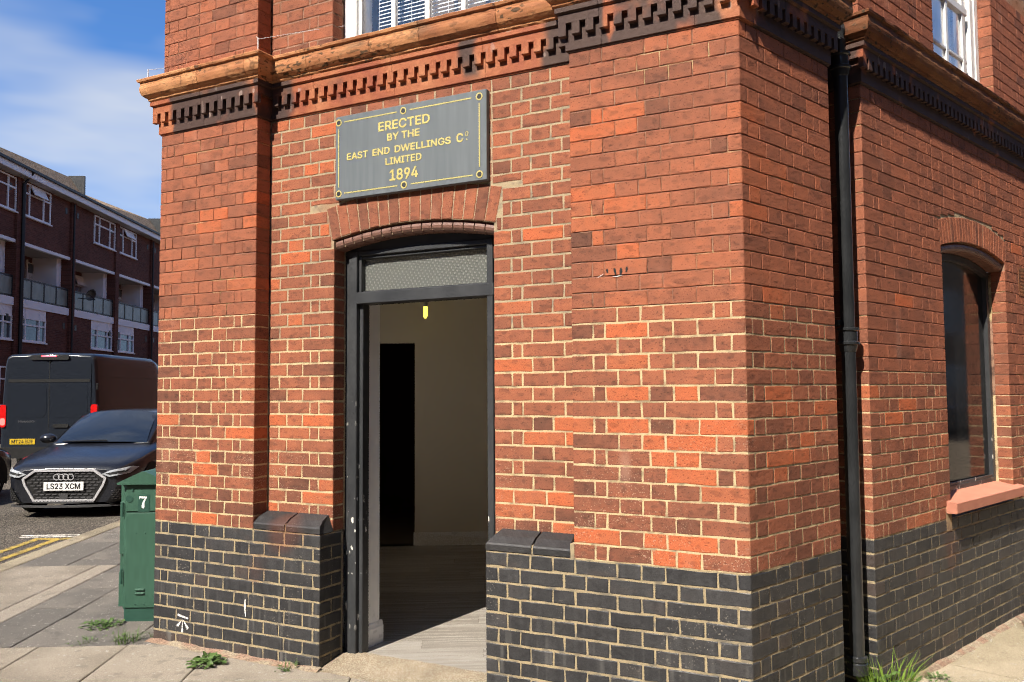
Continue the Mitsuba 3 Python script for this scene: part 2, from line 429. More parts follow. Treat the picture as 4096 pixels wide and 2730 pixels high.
def brick(path, u0, u1, z0, z1, off=0., dep=.03, c=.0027, wob=.0013):
    cs = path.corners(u0, u1)
    cols = [(u0, -dep), (u0, -c), (u0 + c, 0)]
    marks, prev = [], u0 + c
    for k in cs + [u1 - c]:
        w = k - prev
        m = 2 if w > .17 else 1 if w > .09 else 0
        cols += [(prev + w * (i + 1) / (m + 1), 0) for i in range(m)]
        if k in cs:
            cols += [(k - .005, 0), (k, -.0018), (k + .005, 0)]; prev = k + .005
    cols += [(u1 - c, 0), (u1, -c), (u1, -dep)]
    rows = [(z0, -dep), (z0, -c), (z0 + c, 0), (z1 - c, 0), (z1, -c), (z1, -dep)]
    tilt, base, tu = rng.normal(0, .006), off + abs(rng.normal(0, .0007)), rng.normal(0, .0016)
    uc, zc = (u0 + u1) / 2, (z0 + z1) / 2
    v = np.zeros((len(cols), 6, 3))
    for i, (u, o) in enumerate(cols):
        corner = any(abs(u - k) < .006 for k in cs)
        for j, (z, oz) in enumerate(rows):
            oo = min(o, oz) + base + (z - zc) * tilt + (0 if cs else (u - uc) * tu)
            uu = u + (0 if corner else rng.normal(0, wob)); zz = z + rng.normal(0, wob * (.9 if j in (1, 2, 3, 4) else 0))
            v[i, j, :2] = path.at(u if corner else uu, oo); v[i, j, 2] = zz
    f = []
    n = len(cols)
    for i in range(n - 1):
        for j in range(5):
            if i in (0, n - 2) and j in (0, 4):
                continue
            a, b, cc, d = i * 6 + j, (i + 1) * 6 + j, (i + 1) * 6 + j + 1, i * 6 + j + 1
            f += [[a, b, cc], [a, cc, d]]
    return v.reshape(-1, 3), A(f)


def sheet(path, ua, ub, z0, z1, off):
    us = [ua] + [c for c in path.u[1:-1] if ua + 1e-6 < c < ub - 1e-6] + [ub]
    v = [np.append(path.at(u, off), z) for u in us for z in (z0, z1)]
    f = []
    for i in range(len(us) - 1):
        a = 2 * i
        f += [[a, a + 2, a + 3], [a, a + 3, a + 1]]
    return A(v), A(f)


def sweep(path, ua, ub, prof, off=0.):
    """The closed section prof [(o, z)] along the path from ua to ub, mitred at corners, capped."""
    us = [ua] + [c for c in path.u[1:-1] if ua + 1e-4 < c < ub - 1e-4] + [ub]
    m = len(prof)
    v = [np.append(path.at(u, o + off), z) for u in us for o, z in prof]
    f = []
    for i in range(len(us) - 1):
        for j in range(m):
            a, b = i * m + j, i * m + (j + 1) % m
            f += [[a, a + m, b + m], [a, b + m, b]]
    tri = trimesh.creation.triangulate_polygon(sg.Polygon([(o, z) for o, z in prof]), engine='earcut')
    tv = tri[0]; idx = [int(np.argmin(np.linalg.norm(A(prof) - q, axis=1))) for q in tv]
    for t in tri[1]:
        a, b, c = (idx[k] for k in t)
        f += [[a, b, c], [a + (len(us) - 1) * m, c + (len(us) - 1) * m, b + (len(us) - 1) * m]]
    return A(v), A(f)


def in_view(p, margin=60):
    d = np.asarray(p) - CAM
    z = d @ FWD
    x, y = 2048 + 3413.1 * (d @ RIGHT) / z, 1365 - 3413.1 * (d @ UP) / z
    return z > 0 and -margin < x < 4096 + margin and -margin < y < 2730 + margin, z


# ------------------------------------------------------------------ the building: brickwork
B = thing('brick_building', 'red brick corner building on a dark brick plinth with a moulded orange cornice', 'building')
OVER = {}                                     # bricks the photograph shows much lighter (1) or darker (0) than their neighbours
for hold, txt in {
    'lp': '25 -3.362 1;25 -3.234 1;24 -3.342 1;26 -2.992 1;24 -2.99 1;19 -3.051 .9;29 -3.362 .1;31 -3.236 .2;29 -3.052 .1;20 -3.71 .2;18 -3.682 .2;20 -3.587 .75;8 -3.693 1;7 -3.06 1;5 -3.374 1;4 -3.352 1;3 -3.547 1;5 -3.765 .1;5 -3.239 .05;2 -3.205 0;1 -3.368 0;1 -3.244 0;1 -3.132 0;6 -3.717 .1;4 -3.741 0;4 -3.521 .1;4 -3.192 .1;14 -3.682 .2;12 -3.723 .1;10 -3.719 .1;0 -3.345 1',
    'jl': '22 -2.726 .9;21 -2.744 1;19 -2.89 .9;16 -2.734 .9;8 -2.86 1;8 -2.555 1;12 -2.564 .1;3 -2.742 0;2 -2.647 .9;1 -2.874 .9;31 -2.532 1;28 -2.616 1;28 -2.501 1;23 -2.509 1;22 -2.735 .9;32 -2.751 .75;32 -2.84 .75',
    'jr': '31 -1.275 .9;30 -1.3 1;28 -1.301 1;22 -.962 .9;21 -1.064 1;21 -1.304 .8;12 -1.238 .9;8 -.947 1;7 -.913 1;3 -1.295 .9;3 -1.145 .8;3 -.969 .95;2 -1.258 .8;1 -.944 .9;2 -.909 0;1 -1.065 0;8 -1.055 0',
    'cp': '28 -.567 1;28 -.705 1;27 -.733 1;27 -.558 1;28 -.793 .1;28 -.397 .2;26 -.795 .8;26 -.707 .8;32 -.392 .75;32 -.277 .75;32 -.112 .75;23 -.732 1;22 -.595 1;19 -.556 1;20 -.795 .05;18 -.385 .1;20 -.274 .3;22 -.109 .3;21 -.734 .85;20 -.708 .9;22 -.793 .8;14 -.562 1;10 -.562 1;10 -.274 1;8 -.785 .9;8 -.559 1;8 -.276 .95;8 -.109 1;7 -.433 1;7 -.256 1;14 -.795 .1;10 -.08 .1;10 -.397 .1;8 -.395 .05;12 -.56 .72;6 -.398 1;6 -.275 1;5 -.254 1;1 -.728 .95;1 -.436 1;1 -.264 1;0 -.387 1;0 -.266 1;4 -.784 .05;5 -.549 .05;2 -.786 .05;2 -.276 .05;4 -.094 .75;27 .107 .85;26 .108 .8;24 .105 .85;24 .267 .85;23 .102 .85;23 .397 .85;22 .107 .8;21 .104 .85;16 .273 .9;15 .277 .8;10 .277 1;9 .742 1;9 .281 .8;8 .688 .9;7 .547 1;6 .288 1;6 .486 .9;5 .275 .9',
    'rw': '17 1.725 1;10 1.303 .95;9 1.738 1;8 1.562 1;0 1.741 .75;0 1.913 .75;24 3.9 .9'}.items():
    OVER[hold] = [tuple(map(float, q.split())) for q in txt.split(';')]
TODO = {}


def lay(holder, over, path, course, bounds, gap, bsdf='red_brick', z0=None, z1=None, tone=None, ztone=None, cut=None, wob=.0013, off=0., gapz=None):
    z0 = course * H if z0 is None else z0
    z1 = (course + 1) * H if z1 is None else z1
    gz = gap if gapz is None else gapz
    for a, b in zip(bounds, bounds[1:]):
        t = tone() if tone else .4
        for (k, u, tn) in OVER.get(over, ()):
            if int(k) == course and a < u < b:
                t = tn
        pieces = [(a + gap / 2, b - gap / 2, z0 + gz / 2, z1 - gz / 2)]
        if cut:
            pieces = cut(*pieces[0])
        for (ua, ub, za, zb) in pieces:
            if ub - ua < .018 or zb - za < .016:
                continue
            m = brick(path, ua, ub, za, zb, off=off, wob=wob)
            c = m[0].mean(0); ok, dist = in_view(c)
            h = holder(ua, ub) if callable(holder) else holder
            TODO.setdefault(h, []).append(((ub - ua) * (zb - za) / dist ** 2 if ok else 0, m, bsdf, (t, rng.random())))


def flush():
    for h, lst in TODO.items():
        lst.sort(key=lambda q: -q[0])
        rest = {}
        for i, (a, m, bs, tn) in enumerate(lst):
            if i < 290 and a > 0:
                put('brick', m, bs, h, tone=tn)
            else:
                rest.setdefault(bs, []).append((m, tn))
        for bs, q in rest.items():
            k = put('brickwork', [m for m, _ in q], bs, h, tone=np.vstack([np.tile(tn, (len(m[0]), 1)) for m, tn in q]))
            labels[k] = {'kind': 'stuff'}
    TODO.clear()


def r_up():
    return float(np.clip(rng.normal(.52, .07), .3, .68)) if rng.random() > .06 else rng.uniform(.15, .3)


def r_lo():
    q = rng.random()
    return float(np.clip(rng.normal(.34, .08), .12, .6)) if q > .08 else rng.uniform(.02, .18) if q > .012 else .75


def r_mid():
    q = rng.random()
    return float(np.clip(rng.normal(.46, .08), .2, .66)) if q > .07 else rng.uniform(.12, .25) if q > .02 else .85


def r_side():
    return float(np.clip(rng.normal(.42, .07), .2, .58)) if rng.random() > .08 else rng.uniform(.12, .24)


def r_blue():
    q = rng.random()
    return rng.uniform(0, .55) if q > .07 else rng.uniform(.6, .9)


def zt(k, lim, hi, lo):
    return hi if k >= lim else lo


ch0, ch1 = .859, 1.238                         # the chase for the rainwater pipe
E2 = lambda s, d=0.: (tR * s + nR * d)[:2]
LP = Path([(-3.781, 1.6), (-3.781, 0), (-2.939, 0), (-2.939, D)], -3.781 - 1.6)
JL = Path([(-2.939, D), (-2.434, D), (-2.434, .30)], -2.939)
JR = Path([(-1.351, .30), (-1.351, D), (-.847, D)], -1.351 - .178)
CP = Path([(-.847, D), (-.847, 0), (0, 0), E2(ch0), E2(ch0, -.23)], -.847 - D)
RW = Path([E2(ch0, -.23), E2(ch1, -.23), E2(ch1), E2(2.345), E2(2.345, -.12)], ch1 - .23 - (ch1 - ch0))
RX = Path([E2(3.55, -.12), E2(3.55), E2(9.5)], 3.55 - .12)
MID = Path([(-2.939, D), (-.847, D)], -2.939)
RA = Path([E2(2.345), E2(3.55)], 2.345)
PL = Path([(-3.781, 1.6), (-3.781, 0), (-2.426, 0), (-2.426, .21)], -3.781 - 1.6)
PR = Path([(-1.341, .21), (-1.341, 0), (0, 0), E2(ch0), E2(ch0, -.23)], -1.341 - .21)
RP = Path([E2(ch0, -.23), E2(ch1, -.23), E2(ch1), E2(9.5)], ch1 - .23 - (ch1 - ch0))


def holder(*names):
    return [f'{B}__{n}' for n in names]


h_lp, h_dw, h_cp, h_sp, h_sw, h_fp, h_sl, h_uw = holder('left_pier', 'doorway_wall', 'corner_pier', 'side_pier', 'side_wall', 'front_plinth', 'side_plinth', 'upper_wall')
DA = dict(cx=-1.8945, r0=2.57, zc=1.785 - 2.57, ring=.2, x0=-2.451, x1=-1.338)                      # the door arch
WA = dict(cx=2.945, r0=2.69, zc=1.804 - 2.69, ring=.168, x0=2.335, x1=3.555)                        # the window arch


def arch_cut(A_, lead=.0):
    """Trims a brick to what lies outside the arch ring and its opening."""
    def f(ua, ub, za, zb):
        zm = (za + zb) / 2
        R = A_['r0'] + A_['ring']
        ang = math.asin((A_['x1'] - A_['x0']) / 2 / A_['r0'])
        zs = A_['zc'] + A_['r0'] * math.cos(ang)                  # springing of the ring
        zt_ = A_['zc'] + R * math.cos(ang)                          # top of its skewback
        hw0 = A_['r0'] * math.sin(ang)
        if zb <= zs + .01:
            hw = hw0 if zb > zs - .03 else None
        elif zm < zt_ + .02:
            hw = hw0 + max(zm - zs, 0) * math.tan(ang)
        else:
            hw = None
        out = [(ua, ub, za, zb)]
        if hw is not None:
            l, r = A_['cx'] - hw - .006, A_['cx'] + hw + .006
            out = [(a, b, za, zb) for a, b in ((ua, min(ub, l)), (max(ua, r), ub)) if b - a > .018]
        else:
            if zm > zs:
                new = []
                for (a, b, p, q) in out:
                    um = min(max(A_['cx'], a), b)
                    ex = A_['zc'] + math.sqrt(max(R * R - (um - A_['cx']) ** 2, 0)) if abs(um - A_['cx']) < R * math.sin(ang) else 0
                    new.append((a, b, max(p, ex + .006), q))
                out = new
        return out
    return f


dcut, wcut = arch_cut(DA), arch_cut(WA)
PLAQ = (-2.40, -1.372, 1.953, 2.453)
for k in range(0, 33):
    odd = k % 2 == 1
    cr = k < 17
    g = .0085 if cr else .0042
    if k in (24, 25) and False:
        g = .008
    bb = [-3.981, -3.727, -3.661, -3.422, -3.297, -3.176, -2.819] if odd else [-3.881, -3.577, -3.454, -3.233, -3.112, -3.05, -2.819]
    lay(h_lp, 'lp', LP, k, bb, g, tone=r_lo if k < 9 else r_mid if cr else r_up, gapz=.0084 if cr else .0047, wob=.0016 if cr else .0012)
    if k >= 0:
        z0 = None
        bl = [-2.939, -2.854, -2.612, -2.544, -2.33] if odd else [-2.939, -2.792, -2.67, -2.33]
        br = [-1.45, -1.243, -1.182, -.94, -.847] if odd else [-1.45, -1.124, -1.006, -.847]
        if k in (1, 3):
            br = [-1.45, -1.235, -1.10, -1.02, -.847] if k == 1 else [-1.45, -1.24, -1.05, -.847]
        gg = dict(tone=r_lo if k < 7 else r_mid, z0=z0, gapz=.0105, wob=.0016)
        if k < 22:
            lay(h_dw, 'jl', JL, k, bl, .010, **gg); lay(h_dw, 'jr', JR, k, br, .010, **gg)
        else:
            if k < 25:
                bm = sorted(set([x for x in bl if x < -2.5] + [-2.43, -2.30] + [-1.45, -1.30] + [x for x in br if x > -1.3]))
            else:
                bm = [-2.939] + list(np.arange(-2.854 if odd else -2.79, -1.40, .2365 if odd else .1185)) + ([-1.36, -1.178, -.946, -.847] if odd else [-1.358, -1.241, -1.125, -1.008, -.847])
            def both(ua, ub, za, zb):
                out = []
                for q in dcut(ua, ub, za, zb):
                    if PLAQ[0] < q[0] and q[1] < PLAQ[1] and PLAQ[2] < q[2] and q[3] < PLAQ[3]:
                        continue
                    out.append(q)
                return out
            lay(h_dw, 'jl', MID, k, bm, .010, cut=both, **gg)
    cr = k < 16
    g = .0085 if cr else .0042
    bb = ([-.965, -.608, -.492, -.378, -.14, -.062, .218, .345, .468, .616, .955] if odd else [-.965, -.734, -.672, -.453, -.334, -.218, .06, .155, .403, .56, .687, .745, .955])
    lay(lambda a, b: h_cp if (a + b) / 2 < .03 else h_sp, 'cp', CP, k, bb, g, tone=r_lo if k < 7 else r_mid if cr else r_up, gapz=.0084 if cr else .0047, wob=.0016 if cr else .0012)
    cr = k < 12
    g = .0075 if cr else .0042
    bb = [1.008, 1.13, 1.488, 1.614, 1.864, 2.0, 2.105, 2.45] if odd else [1.008, 1.13, 1.36, 1.424, 1.67, 1.79, 2.037, 2.155, 2.227, 2.45]
    rest = [3.45, 3.79, 3.91] if odd else [3.45, 3.66, 3.72]
    while rest[-1] < 5.6:
        rest += [rest[-1] + .242, rest[-1] + .362]
    gg = dict(tone=r_side, gapz=.0085 if cr else .0045, wob=.0012)
    if k < 22:
        if k == 0:
            bb = [1.008, 1.13, 1.36, 1.424, 1.67, 1.79, 2.037, 2.155, 2.265]
            rest = [x for x in rest if x > 3.66]; rest = [3.66] + rest[1:]
        lay(h_sw, 'rw', RW, k, bb, g, **gg)
        lay(h_sw, 'rw', RX, k, rest, g, cut=None, **gg)
    else:
        L2 = Path([E2(ch0, -.23), E2(ch1, -.23), E2(ch1), E2(9.5)], ch1 - .23 - (ch1 - ch0))
        mid = list(np.arange(2.227 if not odd else 2.225, 3.6, .121 if k % 4 < 2 else .1815))
        lay(h_sw, 'rw', L2, k, [x for x in bb if x < 2.22] + mid + [x for x in rest if x > mid[-1] + .05], g, cut=wcut, **gg)
for k in range(-11, 0):                       # the plinth of dark brick
    odd = k % 2 != 0
    b1 = [-3.981, -3.724, -3.659, -3.422, -3.301, -3.178, -2.935, -2.692, -2.552, -2.226] if odd else [-3.881, -3.576, -3.453, -3.332, -3.088, -2.97, -2.849, -2.73, -2.477, -2.32, -2.226]
    b2 = [-1.545, -1.215, -1.086, -.962, -.844, -.626, -.505, -.388, -.146, -.058, .221, .34, .464, .621, .955] if odd else [-1.44, -1.268, -1.144, -.904, -.785, -.667, -.445, -.327, -.208, .067, .158, .405, .564, .683, .745, .955]
    b3 = [1.008, 1.128, 1.485, 1.606, 1.859, 1.977, 2.093] if odd else [1.008, 1.128, 1.355, 1.419, 1.663, 1.785, 2.025, 2.144]
    while b3[-1] < 5.2:
        b3 += [b3[-1] + .243, b3[-1] + .363]
    gg = dict(bsdf='blue_brick', tone=r_blue, gapz=.0115, wob=.0019)
    if k >= -10:
        lay(h_fp, '', PL, k, b1, .0105, **gg)
    lay(lambda a, b: h_fp if (a + b) / 2 < .03 else h_sl, '', PR, k, b2, .0105, **gg)
    lay(h_sl, '', RP, k, b3, .0095, **gg)
UL = Path([(-3.77, 1.6), (-3.77, .0), (-2.944, .0), (-2.944, D)], -3.77 - 1.6)
UJ = Path([(-2.944, D), (-2.455, D), (-2.455, .30)], -2.944)
UR = Path([E2(ch1, -.23), E2(ch1), E2(2.33), E2(2.33, -.12)], ch1 - .23)
UX = Path([E2(3.465, -.10), E2(3.465), E2(9.5)], 3.465 - .10)
for k in range(38, 50):                       # the storey above the cornice
    odd = k % 2 == 1
    lay(h_uw, '', UL, k, [-3.9, -3.565, -3.446, -3.303, -3.183, -2.83] if odd else [-3.95, -3.724, -3.638, -3.448, -3.332, -3.126, -3.058, -2.83], .0045, tone=r_up, z0=k * H - .002, z1=(k + 1) * H - .002)
    lay(h_uw, '', UJ, k, [-2.944, -2.809, -2.686, -2.36] if odd else [-2.944, -2.87, -2.635, -2.57, -2.36], .009, tone=r_mid, wob=.0016)
    lay(h_uw, '', UR, k, [1.01, 1.46, 1.58, 1.82, 1.94, 2.07, 2.43] if odd else [1.01, 1.35, 1.41, 1.65, 1.77, 2.01, 2.075, 2.139, 2.43], .005, tone=r_side)
    rest = [3.37, 3.70, 3.82] if odd else [3.37, 3.58, 3.64]
    while rest[-1] < 5.4:
        rest += [rest[-1] + .242, rest[-1] + .362]
    lay(h_uw, '', UX, k, rest, .005, tone=r_side)
flush()
# mortar beds behind the bricks
e = -.0022
puts('mortar', [sheet(LP, -5.3, -2.817, 0, 17 * H, -.0016)], 'mortar_cream', h_lp)
puts('mortar', [sheet(LP, -5.3, -2.817, 17 * H, 34 * H, -.0045)], 'mortar_old', h_lp)
AJ = (DA['x0'], DA['x1'])
puts('mortar', [sheet(JL, -2.939, -2.256, 0, 15 * H, e), sheet(JR, -1.529, -.847, 0, 15 * H, e)], 'mortar_cream', h_dw)
puts('mortar', [sheet(JL, -2.939, -2.256, 15 * H, 1.72, e), sheet(JR, -1.529, -.847, 15 * H, 1.72, e), sheet(MID, -2.939, -2.45, 1.72, 1.88, e), sheet(MID, -1.338, -.847, 1.72, 1.88, e), sheet(MID, -2.939, -.847, 1.88, 34 * H, e)], 'mortar_grey', h_dw)
puts('mortar', [sheet(CP, -.969, .012, 0, 16 * H, -.0016)], 'mortar_cream', h_cp)
puts('mortar', [sheet(CP, -.969, .012, 16 * H, 34 * H, -.0045)], 'mortar_old', h_cp)
puts('mortar', [sheet(CP, .012, 1.089, 0, 16 * H, -.0016)], 'mortar_cream', h_sp)
puts('mortar', [sheet(CP, .012, 1.089, 16 * H, 34 * H, -.0045)], 'mortar_old', h_sp)
puts('mortar', [sheet(RW, .63, 2.465, 0, 12 * H, -.0018), sheet(RX, 3.43, 9.5, 0, 10 * H, -.0018)], 'mortar_cream', h_sw)
puts('mortar', [sheet(RW, .63, 2.465, 12 * H, 1.735, -.0042), sheet(RX, 3.43, 9.5, 10 * H, 1.735, -.0042), sheet(RP, .63, 2.33, 1.735, 34 * H, -.0042), sheet(RP, 3.56, 9.5, 1.735, 34 * H, -.0042), sheet(RP, 2.33, 3.56, 1.90, 34 * H, -.0042)], 'mortar_old', h_sw)
puts('mortar', [sheet(PL, -5.3, -2.216, -12 * H, 0, -.0024), sheet(PR, -1.55, .02, -12 * H, 0, -.0024)], 'mortar_plinth', h_fp)
puts('mortar', [sheet(PR, .02, 1.089, -12 * H, 0, -.0022), sheet(RP, .63, 9.5, -12 * H, 0, -.0022)], 'mortar_plinth', h_sl)
puts('mortar', [sheet(UL, -5.2, -2.822, 2.85, 4.6, -.004), sheet(UJ, -2.944, -2.3, 2.85, 4.6, -.003), sheet(UR, 1.01, 2.45, 2.85, 4.6, -.004), sheet(UX, 3.365, 9.5, 2.85, 4.6, -.004),
               sheet(Path([(-.80, D), (-.80, .02), (-.01, .02), E2(.83, -.02), E2(.83, -.23), E2(ch1, -.23)], 0), 0, 2.6, 2.85, 4.6, 0)], 'mortar_old', h_uw)


q0, q1 = A([-3.74, .55]), A([-3.74, .55]) + TS[:2] * 22
bulk = sg.Polygon([(-3.74, .02), (-.012, .02), tuple(tR[:2] * 22 - nR[:2] * .02), tuple(q1), tuple(q0)])
put('upper_storeys', (lambda m: (m[0] + [0, 0, 4.6], m[1]))(extrude(bulk, 7.)), 'mortar_old', B)  # plain bulk of the storeys out of view, added to block sky light
SWL = lambda t0, t1, z0, z1: (lambda a, b: (lambda m: (m[0] + [0, 0, z0], m[1]))(extrude([tuple(a), tuple(b), tuple(b + NS[:2] * .24), tuple(a + NS[:2] * .24)], z1 - z0)))(q0 + TS[:2] * t0 - NS[:2] * .16, q0 + TS[:2] * t1 - NS[:2] * .16)
put('street_side_wall', [SWL(0, .35, -.9, 4.6), SWL(2.0, 60, -.9, 4.6), SWL(.35, 2.0, -.9, .1), SWL(.35, 2.0, 1.75, 4.6), SWL(22, 60, 4.6, 11.6)], 'estate_brick', B)  # leaves an unseen opening, added to bring daylight into the room


def voussoirs(A_, n, to3, jw, parent, dep=.10):
    """The ring of bricks on edge over an opening; to3(x, outward, z)."""
    ang = math.asin((A_['x1'] - A_['x0']) / 2 / A_['r0'])
    for i in range(n):
        a0, a1 = -ang + 2 * ang * i / n, -ang + 2 * ang * (i + 1) / n
        ga = jw / A_['r0']
        a0 += ga; a1 -= ga
        r0, r1 = A_['r0'] + rng.normal(0, .0008), A_['r0'] + A_['ring'] - .004 + rng.normal(0, .0015)
        c, pr = .003, rng.normal(0, .0009)
        ring = lambda sh, o: [to3(A_['cx'] + r * math.sin(a), o, A_['zc'] + r * math.cos(a)) for r, a in ((r0 + sh, a0 + sh / r0), (r0 + sh, a1 - sh / r0), (r1 - sh, a1 - sh / r1), (r1 - sh, a0 + sh / r1))]
        v = A(ring(0, -dep) + ring(0, pr - c) + ring(c, pr))
        f = [[8, 9, 10], [8, 10, 11]]
        for L in (0, 4):
            for k in range(4):
                a, b = L + k, L + (k + 1) % 4
                f += [[a, b, b + 4], [a, b + 4, a + 4]]
        put('voussoir', (v, A(f)), 'red_brick', parent, tone=(float(np.clip(rng.normal(.5, .08), .2, .62)) if rng.random() > .1 else .2, rng.random()))
    # bed behind the ring
    us = np.linspace(-ang - .004, ang + .004, 25)
    v = [to3(A_['cx'] + r * math.sin(a), -.004, A_['zc'] + r * math.cos(a)) for a in us for r in (A_['r0'] - .001, A_['r0'] + A_['ring'] + .03)]
    f = [q for i in range(24) for q in ([2 * i, 2 * i + 2, 2 * i + 3], [2 * i, 2 * i + 3, 2 * i + 1])]
    put('mortar', (A(v), A(f)), 'mortar_grey', parent)
    # the roll of bullnose bricks under it, set back, and the soffit behind
    inner, th, back = A_['r0'] - .061, .061, .016
    m = n
    for i in range(m):
        a0, a1 = -ang + 2 * ang * i / m + .0014, -ang + 2 * ang * (i + 1) / m - .0014
        prof = [(-.11, inner), (-back - .030, inner), (-back - .012, inner + .006), (-back - .003, inner + .017), (-back, inner + .031), (-back - .003, inner + .045), (-back - .012, inner + .056), (-back - .02, inner + .0605), (-.11, inner + .0605)]
        v = []
        for a in np.linspace(a0, a1, 3):
            v += [to3(A_['cx'] + r * math.sin(a), o, A_['zc'] + r * math.cos(a)) for o, r in prof]
        P, f = len(prof), []
        for s in range(2):
            for j in range(P):
                a, b = s * P + j, s * P + (j + 1) % P
                f += [[a, b + P, a + P], [a, b, b + P]]
        for j in range(1, P - 1):
            f += [[0, j + 1, j], [2 * P, 2 * P + j, 2 * P + j + 1]]
        put('bullnose', (A(v), A(f)), 'bullnose_clay', parent, tone=(rng.random(), rng.random()))
    v = [to3(A_['cx'] + (inner + .004) * math.sin(a), o, A_['zc'] + (inner + .004) * math.cos(a)) for a in np.linspace(-ang, ang, 25) for o in (-.035, -.20)]
    put('soffit', (A(v), A(f_ := [q for i in range(24) for q in ([2 * i, 2 * i + 2, 2 * i + 3], [2 * i, 2 * i + 3, 2 * i + 1])])), 'red_brick', parent, tone=(.25, .3))
    vv = [to3(A_['cx'] + r * math.sin(a), -.03, A_['zc'] + r * math.cos(a)) for a in np.linspace(-ang, ang, 25) for r in (inner + .006, inner + .062)]
    put('mortar', (A(vv), A(f_)), 'mortar_grey', parent)


voussoirs(DA, 16, lambda x, o, z: (x, D - o, z), .0022, B + '__door_arch')
voussoirs(WA, 25, lambda s, o, z: tuple(tR * s + nR * o + A([0, 0, z])), .0032, B + '__window_arch')


def coping(x0, x1, hip0, hip1):
    prof = [(.002, .004), (-.001, .034), (.004, .043), (.05, .073), (.118, .098), (.122, .004)]
    v = []
    for i, (x, hip) in enumerate(((x0, hip0), (x1, hip1))):
        for y, z in prof:
            k = max(z - .034, 0) * 1.2 * hip
            v.append((x + (k if i == 0 else -k), y, z))
    n, f = len(prof), []
    for j in range(n):
        f += [[j, (j + 1) % n, n + (j + 1) % n], [j, n + (j + 1) % n, n + j]]
    for j in range(1, n - 1):
        f += [[0, j + 1, j], [n, n + j, n + j + 1]]
    put('coping', (A(v), A(f)), 'blue_brick', h_fp, tone=(rng.uniform(.1, .4), rng.random()))


coping(-2.934, -2.694, 0, 0); coping(-2.682, -2.427, 0, .45); coping(-1.341, -1.082, .5, 0); coping(-1.071, -.868, 0, .3)
puts('mortar', [box(-2.936, -2.46, .006, .118, .001, .03), box(-1.30, -.849, .006, .118, .001, .03), box(-2.696, -2.680, .010, .12, .03, .045), box(-1.084, -1.069, .010, .12, .03, .045), box(-.87, -.848, .004, .12, .0, .07)], 'mortar_plinth', h_fp)
# foot of the wall: crumbling fillet
for nm, pts in (('fillet', [(-3.80, 0), (-2.42, 0)]),):
    v, f = [], []
    N = 60
    for i in range(N + 1):
        x = -3.80 + 1.39 * i / N
        w, hh = .028 + .03 * meshkit.noise([x * 9, 0, 1]) + .012 * meshkit.noise([x * 60, 0, 1]), .006 + .012 * meshkit.noise([x * 14, 3, 1])
        v += [(x, .002, PAVE + hh + .004), (x, -w * .5, PAVE + hh * .75), (x, -w, PAVE + .001)]
    for i in range(N):
        for j in range(2):
            a = 3 * i + j
            f += [[a, a + 1, a + 4], [a, a + 4, a + 3]]
    principled('fillet_mortar', lambda p, n, uv: mix((.42, .27, .19), (.47, .39, .28), sst(.3, .7, fbm(p.x * 9, p.y * 30, 0, 3))) * (.6 + .8 * noise(p.x * 130, p.y * 130, 0)), .95, .1, rough_bump(90, .005))
    put('mortar_fillet', (A(v), A(f)), 'fillet_mortar', h_fp)
v, f = [], []
for i in range(71):
    s = 1.20 + 4.4 * i / 70
    w = .03 + .03 * meshkit.noise([s * 8, 0, 4]); hh = .014 + .014 * meshkit.noise([s * 11, 3, 4])
    for d, z in ((.002, hh), (w * .5, hh * .7), (w, .0)):
        q = tR * s + nR * d
        v.append((q[0], q[1], -.841 + z + .003))
for i in range(70):
    for j in range(2):
        a = 3 * i + j
        f += [[a, a + 1, a + 4], [a, a + 4, a + 3]]
put('mortar_fillet', (A(v), A(f)[:, ::-1]), 'fillet_mortar', h_sl)

# ------------------------------------------------------------------ cornice and dentils
WALL = Path([(-3.781, 2.2), (-3.781, 0), (-2.939, 0), (-2.939, D), (-.847, D), (-.847, 0), (0, 0), E2(ch0), E2(ch0, -.23), E2(ch1, -.23), E2(ch1), E2(9.5)], -3.781 - 2.2)
uC = WALL.u
hC, hD = B + '__cornice', B + '__dentil_band'
CPROF = [(-.05, 2.905), (.02, 2.903), (.108, 2.882), (.114, 2.876), (.111, 2.862), (.099, 2.857), (.098, 2.838), (.101, 2.832), (.102, 2.815), (.098, 2.795), (.090, 2.776), (.076, 2.762), (.064, 2.755), (.062, 2.744), (.052, 2.735), (-.05, 2.735)]
cuts = [uC[0], uC[1] - .35, uC[1] + .42, uC[2] - .02 + .0, uC[3] + .36, uC[3] + .83, uC[3] + 1.17, uC[3] + 1.66, uC[4] + .02, uC[5] + .34, uC[6] - .16, uC[6] + .34, uC[7] - .10, uC[9] + .1, uC[10] + .36]
while cuts[-1] < uC[-1] - .5:
    cuts.append(cuts[-1] + .46)
cuts.append(uC[-1])


def roughen(m, amp, sc, seed=0):
    v = m[0].copy()
    n = np.stack([meshkit.noise(v * sc + k * 31, seed + k) - .5 for k in range(3)], 1)
    return v + n * amp * 2, m[1]


